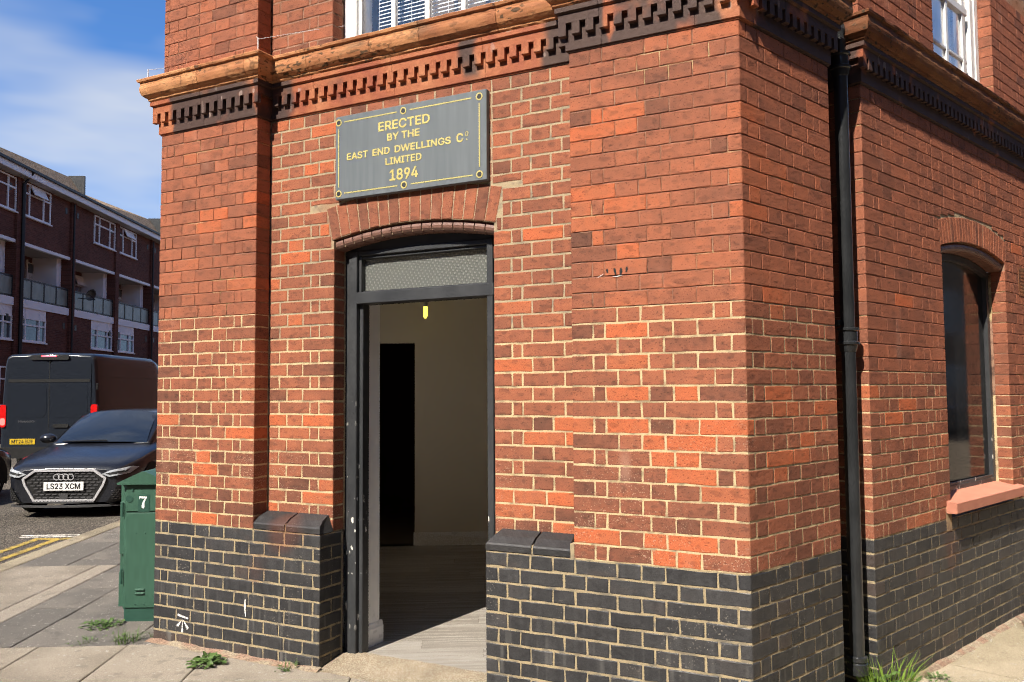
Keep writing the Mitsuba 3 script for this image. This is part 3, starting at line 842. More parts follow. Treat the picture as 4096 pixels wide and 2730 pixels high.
def fine_sweep(path, a, b, prof):
    """sweep, but cut every 2.5 cm so that its edges can be worn."""
    us = [a]
    stops = [c for c in path.u[1:-1] if a + 1e-4 < c < b - 1e-4] + [b]
    for s in stops:
        k = max(1, int((s - us[-1]) / .03)); base = us[-1]
        us += [base + (s - base) * (i + 1) / k for i in range(k)]
    m = len(prof)
    v = []
    for u in us:
        for j, (o, z) in enumerate(prof):
            w = 0 if o < 0 else .0022
            q = path.at(u, o + (meshkit.noise([u * 22, j * .7, 1]) - .6) * w * 2)
            v.append((q[0], q[1], z + (meshkit.noise([u * 26, j * .7, 5]) - .5) * w * 1.6))
    f = []
    for i in range(len(us) - 1):
        for j in range(m - 1):
            p, q = i * m + j, i * m + j + 1
            f += [[p, p + m, q + m], [p, q + m, q]]
    e0 = (len(us) - 1) * m
    tri = trimesh.creation.triangulate_polygon(sg.Polygon(prof), engine='earcut')
    idx = [int(np.argmin(np.linalg.norm(A(prof) - q, axis=1))) for q in tri[0]]
    for t in tri[1]:
        x, y, z = (idx[k] for k in t)
        f += [[x, y, z], [e0 + x, e0 + z, e0 + y]]
    return A(v), A(f)[:, ::-1]


for a, b in zip(cuts, cuts[1:]):
    if b - a > .05:
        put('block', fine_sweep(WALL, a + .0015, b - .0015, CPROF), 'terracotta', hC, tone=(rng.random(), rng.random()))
BAND = [(-.05, 2.734), (.053, 2.734), (.054, 2.709), (.048, 2.706), (.040, 2.702), (.040, 2.655), (-.05, 2.655)]
FRIEZE = [(-.05, 2.656), (.0125, 2.656), (.0125, 2.566), (.013, 2.524), (.006, 2.521), (.004, 2.515), (-.05, 2.515)]
dcuts = [uC[0], uC[1] - .3, uC[1] + .4, uC[2] - .3, uC[3] + .37, uC[3] + .95, uC[3] + 1.55, uC[5] + .18, uC[6] - .2, uC[6] + .36, uC[7] + .1, uC[10] + .62, uC[10] + 1.25, uC[10] + 1.75, uC[10] + 2.4, uC[10] + 3.2, uC[-1]]
for a, b in zip(dcuts, dcuts[1:]):
    put('band', sweep(WALL, a + .0012, b - .0012, BAND), 'dentil_clay', hD)
    put('frieze', sweep(WALL, a + .001, b - .001, FRIEZE), 'dentil_clay', hD)
# the dentils: comb teeth hanging from the band
for i0, i1, pad0, pad1 in ((1, 2, -.04, .04), (3, 4, .05, -.05), (5, 6, -.04, .04), (6, 7, .0, .04), (10, 11, -.04, 0)):
    a, b = uC[i0] + pad0, min(uC[i1] + pad1, uC[i0] + 4.2)
    n = int(round((b - a - .042) / .0715))
    pit = (b - a - .042) / n
    for k in range(n + 1):
        u = a + k * pit
        if i0 == 6 and k == 0:
            continue
        p0 = max(u, uC[i0] + 1e-3 if i0 in (3,) else -99)
        seg = Path([WALL.p[i0] - WALL.d[i0] * 1, WALL.p[i1] + WALL.d[i0] * 1], uC[i0] - 1)
        w = .042
        wear = rng.normal(0, .0012)
        prof = [(.0128, 2.6548), (.0395, 2.6548), (.0398, 2.597 + wear), (.037, 2.594 + wear), (.0128, 2.594 + wear)]
        put('dentil', sweep(seg, u, u + w, prof), 'dentil_clay', hD)
# ------------------------------------------------------------------ door frame, transom light, step
hF = B + '__door_frame'
put('post', [box(-2.398, -2.338, .215, .31, -.742, 1.66, .004), box(-2.338, -2.312, .245, .31, -.742, 1.346, .003), box(-2.436, -2.398, .235, .33, -.745, 1.70, .003)], 'black_paint', hF)
put('post', [box(-1.447, -1.408, .215, .31, -.742, 1.66, .004), box(-1.408, -1.351, .24, .33, -.745, 1.70, .003)], 'black_paint', hF)
put('transom', box(-2.345, -1.40, .211, .32, 1.342, 1.412, .004), 'black_paint', hF)
arc = [(DA['cx'] + 2.512 * math.sin(a), DA['zc'] + 2.512 * math.cos(a)) for a in np.linspace(-.214, .214, 21)]
put('head', frame((0, .235, 0), (1, 0, 0), (0, 0, 1), (0, 1, 0))(extrude([(-2.43, 1.655)] + arc + [(-1.36, 1.655)], .05)), 'black_paint', hF)
put('rail', [box(-2.335, -1.447, .225, .30, 1.632, 1.662, .004), box(-2.335, -1.447, .24, .29, 1.614, 1.632, .003)], 'black_paint', hF)
put('bead', [box(-2.335, -2.318, .235, .30, 1.412, 1.632, .002), box(-1.458, -1.447, .245, .30, 1.412, 1.632, .002), box(-2.318, -1.458, .25, .29, 1.412, 1.422)], 'black_paint', hF)
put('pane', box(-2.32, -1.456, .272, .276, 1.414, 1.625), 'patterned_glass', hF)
put('step', frame((0, 0, 0), (1, 0, 0), (0, 1, 0))((lambda m: (m[0] - np.stack([m[0][:, 0] * 0, m[0][:, 0] * 0, np.clip(.20 - m[0][:, 1], 0, 1) * .20 * (m[0][:, 2] > -.75)], 1), m[1]))(roughen(tuple(trimesh.remesh.subdivide_to_size(*box(-2.424, -1.343, -.012, .272, -.80, -.7145), .03)), .004, 17))), 'step_aggregate', B)
# ------------------------------------------------------------------ inside the doorway
def vpoly(name, pts, bsdf, kind='structure', parent=None):
    """A floor or ceiling polygon, or a wall from plan points and heights."""
    return put(name, (A(pts, float), A([[0, i, i + 1] for i in range(1, len(pts) - 1)])), bsdf, parent)


VF, NF = A([.862, .508, 0]), A([-.508, .862, 0])
P1 = A([-4.006, 3.323, 0])
ZC = 2.15
hI = B + '__room'
wall = lambda a, b, z0, z1: [(a[0], a[1], z0), (b[0], b[1], z0), (b[0], b[1], z1), (a[0], a[1], z1)]


def slab(a, b, z0, z1, th):
    """A wall of thickness th between plan points a and b, thickness to the left of a->b."""
    a, b = A(a[:2], float), A(b[:2], float)
    d = (b - a) / np.linalg.norm(b - a); n = A([-d[1], d[0]])
    q = extrude([tuple(a), tuple(b), tuple(b + n * th), tuple(a + n * th)], z1 - z0)
    return q[0] + [0, 0, z0], q[1]


put('lining', [box(-2.60, -2.372, .312, .500, FLOOR, 1.66, .003), box(-2.44, -2.372, .33, .5, 1.66, 2.2), box(-2.44, -1.34, .33, .50, 1.69, 2.2)], 'interior_white', hI)
put('front_wall', [box(-3.70, -2.44, .36, .502, FLOOR - .05, ZC + .1), box(-1.36, .1, .36, .502, FLOOR - .05, ZC + .1)], 'interior_wall', hI)
skp = lambda h0=FLOOR: [(0, h0), (.016, h0), (.016, h0 + .10), (.010, h0 + .112), (.012, h0 + .118), (.004, h0 + .132), (0, h0 + .132)]


def skirt(a, b):
    p = Path([a, b], 0)
    return sweep(p, 0, p.len[0], skp())


put('skirting', [skirt((-2.372, .316), (-2.372, .518))], 'interior_white', hI)
put('skirting', [skirt((-2.366, .503), (-3.6, .503))], 'interior_white', hI)
e0, e1, e2 = P1 + VF * -1.35, P1, P1 + VF * 4.6
put('far_wall', [slab(e2, e1, FLOOR - .05, ZC + .1, -.12), slab(e1, P1 + VF * -.95, 1.308, ZC + .1, -.12), slab(P1 + VF * -.93, P1 + VF * -1.05, FLOOR - .05, ZC + .1, -.12)], 'interior_wall', hI)
put('skirting', [skirt(e2[:2], (e1 - VF * .014)[:2])], 'interior_white', hI)
q = P1 + VF * -1.0
put('side_wall_inside', [*[slab(q + (A([-3.70, .45, 0]) - q) * a, q + (A([-3.70, .45, 0]) - q) * b, z0, z1, .1) for a, b, z0, z1 in ((0, .18, FLOOR - .05, ZC + .1), (.82, 1, FLOOR - .05, ZC + .1), (.18, .82, FLOOR - .05, .1), (.18, .82, 1.75, ZC + .1))], slab((-.25, .45), e2, FLOOR - .05, ZC + .1, -.1)], 'interior_wall', hI)  # the gap is an added, unseen opening that brightens the room
rm = [(-3.72, .4), (-.12, .4), tuple((e2 + VF * .2)[:2]), tuple((q - VF * .1)[:2])]
put('ceiling', [(A([(x, y, ZC) for x, y in rm] + [(x, y, ZC + .1) for x, y in rm]), A([[0, 1, 2], [0, 2, 3], [4, 6, 5], [4, 7, 6]]))], 'interior_wall', hI)
c0, c1 = P1 + VF * -.98, P1 + VF * .5
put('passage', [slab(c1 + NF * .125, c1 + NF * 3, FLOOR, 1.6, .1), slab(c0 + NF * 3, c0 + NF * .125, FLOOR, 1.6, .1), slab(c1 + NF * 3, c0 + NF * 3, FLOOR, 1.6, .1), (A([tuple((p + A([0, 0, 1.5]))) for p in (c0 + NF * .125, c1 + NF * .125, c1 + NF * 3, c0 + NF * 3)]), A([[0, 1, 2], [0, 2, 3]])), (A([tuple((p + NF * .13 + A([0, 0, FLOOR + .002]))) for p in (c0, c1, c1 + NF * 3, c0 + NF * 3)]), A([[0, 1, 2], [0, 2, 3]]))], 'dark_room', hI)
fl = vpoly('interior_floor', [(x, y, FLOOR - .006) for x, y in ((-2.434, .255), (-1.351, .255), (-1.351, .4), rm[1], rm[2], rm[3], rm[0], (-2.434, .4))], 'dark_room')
scene['diffuser_sheet'] = {'type': 'principledthin', 'base_color': {'type': 'rgb', 'value': [.75, .72, .66]}, 'roughness': .9, 'diff_trans': 1.1}  # translucent sheet material, added to soften the daylight let into the room
put('added_light_diffuser', [(lambda a, b: (A([(a[0], a[1], .05), (b[0], b[1], .05), (b[0], b[1], 1.8), (a[0], a[1], 1.8)]), A([[0, 1, 2], [0, 2, 3]])))(q + (A([-3.70, .45, 0]) - q) * .14 + NS * .02, q + (A([-3.70, .45, 0]) - q) * .86 + NS * .02)], 'diffuser_sheet', hI)  # unseen sheet over the added opening, spreads its light without a sun patch
tag(fl, 'grey wood effect plank floor inside the open doorway', kind='structure')
room = sg.Polygon(rm).union(sg.box(-2.434, .245, -1.351, .45))
for r in range(-6, 30):
    b0 = r * .183
    off = rng.uniform(0, 1.2)
    for c in range(-6, 6):
        a0 = c * 1.22 + off - 1
        pq = [(VF * a + NF * b)[:2] for a, b in ((a0 + .001, b0 + .001), (a0 + 1.219, b0 + .001), (a0 + 1.219, b0 + .182), (a0 + .001, b0 + .182))]
        g = sg.Polygon(pq).intersection(room)
        if g.is_empty or g.geom_type != 'Polygon' or g.area < .002:
            continue
        cc = g.centroid
        if not (-4.6 < cc.x < -1.0 and cc.y < 4.0):
            continue
        m = extrude(g, .003)
        put('plank', (m[0] + [0, 0, FLOOR - .003 + rng.uniform(0, .0003)], m[1]), 'vinyl_plank', fl, tone=(rng.random(), rng.random()))
# a bare lit lamp
LT = thing('hanging_lamp', 'yellow compact fluorescent lamp hanging bare inside the doorway', 'lamp')
lx, ly, lz = -3.666, 3.0, 1.582
put('tube', [tube([(lx - .012, ly, lz + .05), (lx - .014, ly, lz - .045), (lx - .009, ly, lz - .055), (lx + .005, ly, lz - .055), (lx + .010, ly, lz - .045), (lx + .012, ly, lz + .05)], .0095, 8)], 'lamp_glow', LT, emitter={'type': 'area', 'radiance': {'type': 'rgb', 'value': [.42, .33, .035]}})
put('holder', [lathe([(0, lz + .052), (.022, lz + .052), (.022, lz + .085), (.008, lz + .11), (0, lz + .11)], 12)], 'estate_soffit', LT)
scene[LT + '__holder']['to_world'] = T4().translate([lx, ly, 0])
put('cable', tube([(lx, ly, lz + .1), (lx + .004, ly, ZC)], .003, 6), 'black_print', LT)
# ------------------------------------------------------------------ plaque
PQ = thing('stone_plaque', 'dark slate plaque with gilded lettering fixed to the brick above the doorway', 'plaque')
x0, x1, z0, z1 = PLAQ
put('slab', box(x0, x1, D - .034, D + .002, z0, z1, .004), 'slate', PQ)
LETT = frame((0, D - .0345, 0), (1, 0, 0), (0, 0, 1), (0, -1, 0))


def text(s, cx, zb, hgt, width=None, bold=False):
    m = meshkit.text_mesh(s, hgt, .0016, bold)
    v = m.vertices.copy()
    w = v[:, 0].max() - v[:, 0].min()
    v[:, 0] -= (v[:, 0].max() + v[:, 0].min()) / 2
    if width:
        v[:, 0] *= width / w
    v[:, 0] += cx; v[:, 1] += zb
    return v, m.faces


k = (x1 - x0)
fx = lambda u: x0 + u * k
fz = lambda w: z1 - w * (z1 - z0)
for s, u, w, hg, wd in (('ERECTED', .476, .262, .050, .352), ('BY THE', .473, .390, .040, .222), ('EAST', .159, .540, .038, .153), ('END', .324, .540, .038, .122), ('DWELLINGS', .599, .540, .038, .375), ('C', .837, .540, .046, .042), ('LIMITED', .474, .670, .038, .246), ('1894', .477, .858, .060, .193)):
    put('inscription', LETT(text(s, fx(u), fz(w), hg, wd, True)), 'gilt', PQ)
put('inscription', LETT(text('O', fx(.880), fz(.488), .026, .020)), 'gilt', PQ)
put('inscription', LETT(text('.', fx(.880), fz(.53), .040)), 'gilt', PQ)
for u, w in ((.024, .075), (.473, .073), (.957, .073), (.026, .93), (.478, .93), (.957, .93)):
    ring = sg.Point(fx(u), fz(w)).buffer(.0205, 20).difference(sg.Point(fx(u), fz(w)).buffer(.0145, 20))
    put('ring', LETT(extrude(ring, .0015)), 'gilt', PQ)
    put('bolt', LETT(extrude(sg.Point(fx(u), fz(w)).buffer(.0125, 16), .003)), 'black_paint', PQ)
for a, b, c, d in ((.066, .075, .428, .075), (.518, .075, .91, .075), (.066, .93, .435, .93), (.523, .93, .915, .93), (.023, .155, .025, .85), (.957, .145, .957, .85)):
    put('border_line', LETT(extrude(sg.LineString([(fx(a), fz(b)), (fx(c), fz(d))]).buffer(.0028, cap_style=2), .0012)), 'gilt', PQ)
# ------------------------------------------------------------------ windows
hW = B + '__side_window'
ang = math.asin((WA['x1'] - WA['x0']) / 2 / WA['r0'])
arcw = [(WA['cx'] + (WA['r0'] - .064) * math.sin(a), WA['zc'] + (WA['r0'] - .064) * math.cos(a)) for a in np.linspace(-ang, ang, 21)]
outl = sg.Polygon([(2.345, .12), (3.55, .12)] + [p for p in arcw[::-1] if 2.345 < p[0] < 3.55])
inn = outl.buffer(-.045)
SW = lambda dd: frame(nR * dd, tR, (0, 0, 1), nR)
put('pane', SW(-.150)(extrude(outl.buffer(-.01), .006)), 'gloss_black', hW)
put('frame', [SW(-.145)(extrude(outl.difference(inn), .032)), SIDE(box(2.39, 3.505, -.13, -.118, .135, .185, .003))], 'black_paint', hW)
spr = [(-.16, .075), (-.16, .142), (-.115, .134), (.060, .103), (.063, .099), (.063, .041), (.057, .037), (.0, .037), (-.05, .037)]
for nm, m in (('sill', [(lambda pm: (pm[0], pm[1]))(sweep(Path([E2(2.274), E2(3.64)], 2.274), 2.274, 3.64, [(max(o, .0) if False else o, z) for o, z in spr]))]),):
    put(nm, m, 'sill_paint', hW)
put('sill_bedding', SIDE(roughen(box(2.262, 2.345, -.05, .0015, -.075, .045), .004, 30)), 'mortar_plinth', hW)
# sash window above the side wall
hU = B + '__upper_side_window'
put('box_frame', [SIDE(box(2.33, 2.41, -.2, -.10, 2.9, 4.5, .004)), SIDE(box(3.33, 3.464, -.2, -.10, 2.9, 4.5, .004)), SIDE(box(3.27, 3.33, -.2, -.135, 2.9, 4.5, .004)), SIDE(box(3.40, 3.464, -.10, -.092, 2.9, 4.5))], 'white_paint', hU)
put('sash', [SIDE(box(2.56 + dx, 2.60 + dx, -.135, -.105, 2.95, 4.4, .003)) for dx in (-.15, .30, .62)] + [SIDE(box(2.41, 3.27, -.14, -.10, 3.545, 3.60, .004)), SIDE(box(2.41, 3.27, -.132, -.108, 3.19, 3.212, .003)), SIDE(box(2.41, 3.27, -.14, -.10, 2.89, 2.97, .003))], 'white_paint', hU)
put('pane', SIDE(box(2.40, 3.28, -.124, -.120, 2.9, 4.5)), 'window_glass', hU)
put('curtain', [SIDE((lambda v, f: (v + np.stack([v[:, 0] * 0, .03 * np.sin(v[:, 0] * 55), v[:, 2] * 0], 1), f))(*trimesh.remesh.subdivide_to_size(*box(2.95, 3.27, -.24, -.235, 2.9, 4.5), .03)))], 'blind_slat', hU)
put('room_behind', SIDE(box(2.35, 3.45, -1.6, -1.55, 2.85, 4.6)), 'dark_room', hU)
# window with blinds above the doorway
hV = B + '__upper_front_window'
puts('box_frame', [box(-2.455, -2.36, .232, .36, 2.9, 4.4, .004), box(-2.36, -2.334, .25, .36, 2.9, 4.4, .003), box(-1.32, -1.2, .232, .36, 2.9, 4.4, .004)], 'white_paint', hV)
put('sash', [box(-2.121, -2.09, .256, .29, 2.88, 4.4, .004), box(-1.88, -1.845, .256, .29, 2.88, 4.4, .004), box(-1.63, -1.60, .256, .29, 2.88, 4.4, .004), box(-2.334, -1.32, .256, .30, 2.86, 2.93, .004)], 'white_paint', hV)
put('pane', box(-2.334, -1.32, .272, .276, 2.88, 4.4), 'window_glass', hV)
for i in range(34):
    z = 2.935 + i * .024
    m = frame((0, .345, z), (1, 0, 0), (0, math.cos(.75), math.sin(.75)), (0, -math.sin(.75), math.cos(.75)))(box(-2.27, -1.36, -.0125, .0125, -.0006, .0006))
    put('slat', m, 'blind_slat', hV + '__blind')
puts('cord', [box(x - .001, x + .001, .331, .333, 2.92, 3.75) for x in (-2.262, -2.02, -1.76)], 'blind_slat', hV + '__blind')
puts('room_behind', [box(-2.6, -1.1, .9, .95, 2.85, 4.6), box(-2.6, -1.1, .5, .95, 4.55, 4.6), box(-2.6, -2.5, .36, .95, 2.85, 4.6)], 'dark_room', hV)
# air brick
hG = B + '__air_brick'
g = sg.box(3.85, 1.515, 4.08, 1.735)
holes = unary_union([sg.Polygon([(3.872 + i * .026, 1.53 + j * .027), (3.890 + i * .026, 1.53 + j * .027), (3.890 + i * .026, 1.548 + j * .027), (3.872 + i * .026, 1.548 + j * .027)]) for i in range(8) for j in range(7)])
put('grille', SW(-.008)(extrude(g.difference(holes), .012)), 'terracotta', hG, tone=None)
put('backing', SIDE(box(3.86, 4.07, -.06, -.05, 1.52, 1.73)), 'black_print', hG)
# ------------------------------------------------------------------ rainwater pipe
DP = thing('rainwater_pipe', 'black cast iron rainwater pipe standing in the recess by the corner', 'pipe')
pc = tR * 1.112 - nR * .052
pr = .0375
put('pipe', [lathe([(0, -.70), (pr, -.70), (pr, 2.60), (0, 2.60)], 28), ], 'pipe_paint', DP, smooth=40)
sock = lambda z: lathe([(pr, z - .05), (pr + .004, z - .045), (pr + .012, z - .012), (pr + .020, z - .008), (pr + .020, z + .004), (pr + .012, z + .010), (pr + .011, z + .062), (pr + .020, z + .068), (pr + .020, z + .080), (pr + .006, z + .084), (pr - .002, z + .084)], 28)
for z in (1.065, 2.585):
    put('socket', sock(z), 'pipe_paint', DP, smooth=40)
put('socket', lathe([(pr, -.70), (pr + .016, -.69), (pr + .016, -.635), (pr + .010, -.628), (pr + .016, -.621), (pr + .016, -.60), (pr, -.595)], 28), 'pipe_paint', DP, smooth=40)
put('spout', tube([(0, 0, 2.64), (0, 0, 2.74), (.0, .02, 2.80), (.01, .08, 2.88)], .031, 20), 'pipe_paint', DP, smooth=40)
for kk in list(scene):
    if kk.startswith(DP + '__'):
        scene[kk]['to_world'] = T4().translate([float(pc[0]), float(pc[1]), 0])
for z in (1.16, -.2):
    put('bracket', SIDE(box(1.05, 1.175, -.23, -.07, z, z + .03, .003)), 'pipe_paint', DP)
# ------------------------------------------------------------------ ground, pavement, road
def gz(x):
    t = np.clip((x + 2.2) / 2.8, 0, 1)
    return PAVE - .084 * t * t * (3 - 2 * t)


gd = put('ground', (A([(-900, -900, -1.3), (900, -900, -1.3), (900, 900, -1.3), (-900, 900, -1.3)]), A([[0, 1, 2], [0, 2, 3]])), 'earth'); tag(gd, kind='structure')
rd = put('road', STREET((A([(-40, -60, ROAD), (140, -60, ROAD), (140, -5.55, ROAD), (-40, -5.55, ROAD)]), A([[0, 1, 2], [0, 2, 3]]))), 'asphalt'); tag(rd, 'sunlit grey asphalt of the side street', kind='structure')
xs, ys = np.linspace(-9, 14, 47), np.linspace(-14, 30, 60)


def pave_sheet():
    poly = []
    v = A([(x, y, gz(x) - .022) for x in np.linspace(-40, 40, 161) for y in (-30, 40)])
    f = []
    for i in range(160):
        a = 2 * i
        f += [[a, a + 2, a + 3], [a, a + 3, a + 1]]
    return v, A(f)


# bed under the slabs: clipped along the kerb by building it in street axes
pb = []
for n0, n1 in zip(np.linspace(-5.60, 24, 75), np.linspace(-5.60, 24, 75)[1:]):
    for t0, t1 in ((-30, -8), (-8, -2), (-2, 2), (2, 8), (8, 60)):
        q = [TS * t + NS * n for t, n in ((t0, n0), (t1, n0), (t1, n1), (t0, n1))]
        pb.append((A([(p[0], p[1], gz(p[0]) - .014) for p in q]), A([[0, 2, 1], [0, 3, 2]])))
pv = put('pavement', pb, 'earth'); tag(pv, 'pavement of beige concrete slabs and grey flags by the building', kind='structure')


def paving(t0, t1, n0, n1, bsdf, j=.004, lift=0., th=.02, name='slab'):
    c = .006
    a = [(t0 + j, n0 + j), (t1 - j, n0 + j), (t1 - j, n1 - j), (t0 + j, n1 - j)]
    b = [(t0 + j + c, n0 + j + c), (t1 - j - c, n0 + j + c), (t1 - j - c, n1 - j - c), (t0 + j + c, n1 - j - c)]
    tl = rng.normal(0, .0015, 4)
    v = []
    for L, (ring, dz) in enumerate(((a, -th), (a, -.003), (b, 0))):
        for i, (t, n) in enumerate(ring):
            p = TS * t + NS * n
            v.append((p[0], p[1], gz(p[0]) + dz + lift + (tl[i] if L else 0)))
    f = [[8, 9, 10], [8, 10, 11]]
    for L in (0, 4):
        for i in range(4):
            p, q = L + i, L + (i + 1) % 4
            f += [[p, q, q + 4], [p, q + 4, p + 4]]
    put(name, (A(v), A(f)), bsdf, pv, tone=(rng.random(), rng.random()))


# grey flags beyond t = 1.8
tt = [1.80, 2.47, 3.12, 3.72, 4.36]
for i, (a, b) in enumerate(zip(tt, tt[1:])):
    paving(a, b, -4.10, -3.46 if a > 2.2 else -3.40, 'grey_flag'); paving(a + (.3 if i else 0), b + .3, -4.475, -4.10, 'grey_flag')
paving(1.8, 2.1, -4.475, -4.10, 'grey_flag')
for a, b in zip(tt, tt[1:]):
    paving(a, b, -3.46 if a > 2.2 else -3.40, -2.7, 'grey_flag')
paving(4.36, 4.66, -3.46, -2.7, 'grey_flag')
for n0, n1 in ((-4.95, -4.48), (-4.10, -3.46)):
    paving(4.36, 4.66, n0, n1, 'grey_flag')
t = 4.36
while t < 24:
    w = .62
    for j_, (n0, n1) in enumerate(((-5.4, -4.95), (-4.95, -4.48), (-4.48, -4.10), (-4.10, -3.46), (-3.46, -2.6))):
        if t < 4.5 and j_ in (2,):
            paving(t + .3, t + w, n0, n1, 'grey_flag')
            continue
        paving(t + (.3 if j_ % 2 else 0), t + w + (.3 if j_ % 2 else 0), n0, n1, 'grey_flag')
    t += w
# light concrete patch by the kerb
paving(1.8, 4.36, -4.655, -4.475, 'patch_concrete', .003); paving(-1.5, 4.36, -5.4, -4.655, 'patch_concrete', .003)
# beige slabs round the corner
for a, b in ((1.0, 1.80), (.0, 1.0), (-1.2, 0.), (-2.6, -1.2)):
    for n0, n1 in ((-4.655, -3.93), (-3.93, -3.38), (-3.38, -2.82), (-2.82, -1.9), (-1.9, -1.1), (-1.1, -.3), (-.3, .6)):
        if a < 1 and n0 == -4.655:
            pass
        paving(a, b, n0, n1, 'concrete_slab', .0035)
for a, b in ((-.3, .9), (.9, 2.1), (2.1, 3.4), (3.4, 4.8), (4.8, 6.4)):      # along the right hand wall
    q = []
    for d0, d1 in ((.03, .95), (.95, 1.9)):
        v = []
        for (s, d, dz) in [(a + .004, d0, -.02), (b - .004, d0, -.02), (b - .004, d1 - .006, -.02), (a + .004, d1 - .006, -.02)] + [(a + .004, d0, 0), (b - .004, d0, 0), (b - .004, d1 - .006, 0), (a + .004, d1 - .006, 0)]:
            p = tR * s + nR * d
            v.append((p[0], p[1], gz(p[0]) + dz + .004))
        f = [[4, 6, 5], [4, 7, 6]] + [q for i in range(4) for q in ([i, (i + 1) % 4 + 4, (i + 1) % 4], [i, i + 4, (i + 1) % 4 + 4])]
        put('slab', (A(v), A(f)), 'pale_concrete', pv, tone=(rng.random(), rng.random()))
kb = put('kerb', STREET(box(-30, 1.2, -5.6, -5.405, ROAD - .2, PAVE - .002)), 'kerb_stone'); tag(kb, 'pale kerb stones along the edge of the side street', kind='structure')
t = 1.2
while t < 26:
    put('kerbstone', STREET(box(t + .003, t + .912, -5.6, -5.405, ROAD - .1, PAVE + .001 + rng.normal(0, .001), .008)), 'kerb_stone', kb, tone=(rng.random(), rng.random())); t += .915
rm_ = put('road_marking', [STREET(box(-30, 6.42, a, b, ROAD + .002, ROAD + .005)) for a, b in ((-6.275, -6.185), (-6.04, -5.95))] + [STREET(box(6.40, 6.50, -6.275, -5.70, ROAD + .003, ROAD + .0065))], 'yellow_line')
tag(rm_, 'worn double yellow lines painted along the kerb', kind='structure')
rw_ = put('road_marking', [STREET(box(6.58, 6.63, -6.50, -5.75, ROAD + .002, ROAD + .005)), STREET(box(6.70, 6.75, -6.54, -5.85, ROAD + .002, ROAD + .005))], 'white_line')
tag(rw_, 'two short white bars painted beyond the yellow lines', kind='structure')
# ------------------------------------------------------------------ green street cabinet
CB = thing('street_cabinet', 'green steel telephone street cabinet with a white number 7 beside the wall', 'cabinet')
pF = A([-4.33, .214, 0])
CN = frame((pF @ TS) * TS + (pF @ NS) * NS, NS, TS)     # x to the right along the front, y away, z up
W, DEP = .26, .34
zb, z1 = PAVE, .185
put('base', CN(box(0, W, 0, DEP, zb - .02, -.662, .004)), 'cabinet_dark_green', CB)
put('body', CN(box(-.012, W + .012, .004, DEP, -.675, z1, .005)), 'cabinet_green', CB)
put('door', [CN(box(.004, W - .004, -.010, .006, -.665, -.012, .004)), CN(box(.004, W - .004, -.008, .006, -.004, z1 - .004, .004))], 'cabinet_green', CB)
roof = sg.Polygon([(-.045, z1), (W + .045, z1), (W + .05, z1 + .012), (W / 2 + .015, z1 + .088), (W / 2 - .015, z1 + .088), (-.05, z1 + .012)])
put('roof', frame((pF @ TS) * TS + (pF @ NS) * NS, NS, (0, 0, 1), -TS)(tuple([extrude(roof, DEP + .06)][0])), 'cabinet_green', CB)
kf = CB + '__roof'
scene[kf]['to_world'] = T4().translate((TS * (DEP + .02)).tolist())
puts('flange', [CN(box(-.046, -.012, .02, .05, z0, z1_, .003)) for z0, z1_ in ((-.30, .06), (-.66, -.42))] + [CN(box(-.05, -.012, .045, DEP, -.665, z1, .003))], 'cabinet_green', CB)
puts('hinge', [CN(tube([(-.02, -.004, z), (-.02, -.004, z + .10)], .008, 8)) for z in (-.04, -.5)], 'cabinet_dark_green', CB)
puts('louvre', [CN(box(.078, .142, -.022, -.008, -.572 + i * .026, -.558 + i * .026, .004)) for i in range(2)], 'cabinet_green', CB)
CT = frame((pF @ TS) * TS + (pF @ NS) * NS - TS * .0095, NS, (0, 0, 1), -TS)
put('number_panel', CT((lambda v, f: (v, f))(*box(.088, .166, -.006, .112, .0008, .0016))), 'cabinet_dark_green', CB)
sev = sg.Polygon([(0, .105), (.0, .08), (.006, .086), (.014, .092), (.03, .088), (.058, .088), (.034, .052), (.026, .02), (.030, .005), (.042, 0), (.053, .006), (.056, .022), (.052, .044), (.062, .07), (.078, .098), (.078, .106), (.06, .104), (.03, .106), (.012, .110)])
put('number', CT((lambda m: (m[0] * [.70, .78, 1] + [.094, .018, .0017], m[1]))(extrude(sev, .0012))), 'white_print', CB)
put('lettering', CT((lambda m: (m[0] * [1.7, 1, 1] + [0, 0, .010], m[1]))(text('BT', .075, z1 + .026, .022, None, True))), 'black_print', CB)
puts('lock', [CT((lambda m: (m[0] + [.028, .085, .001], m[1]))(lathe([(0, -.002), (.020, -.002), (.024, .002), (0, .002)], 18))), CT(box(.044, .056, .135, .155, .001, .006, .002))], 'cabinet_dark_green', CB)
puts('rivet', [CT((lambda m, x=x, z=z: (m[0] + [x, z, 0], m[1]))(lathe([(0, 0), (.006, 0), (.004, .004), (0, .005)], 8))) for x, z in ((.08, -.155), (.14, -.155), (.08, -.64), (.14, -.64), (.24, .14))], 'cabinet_dark_green', CB)
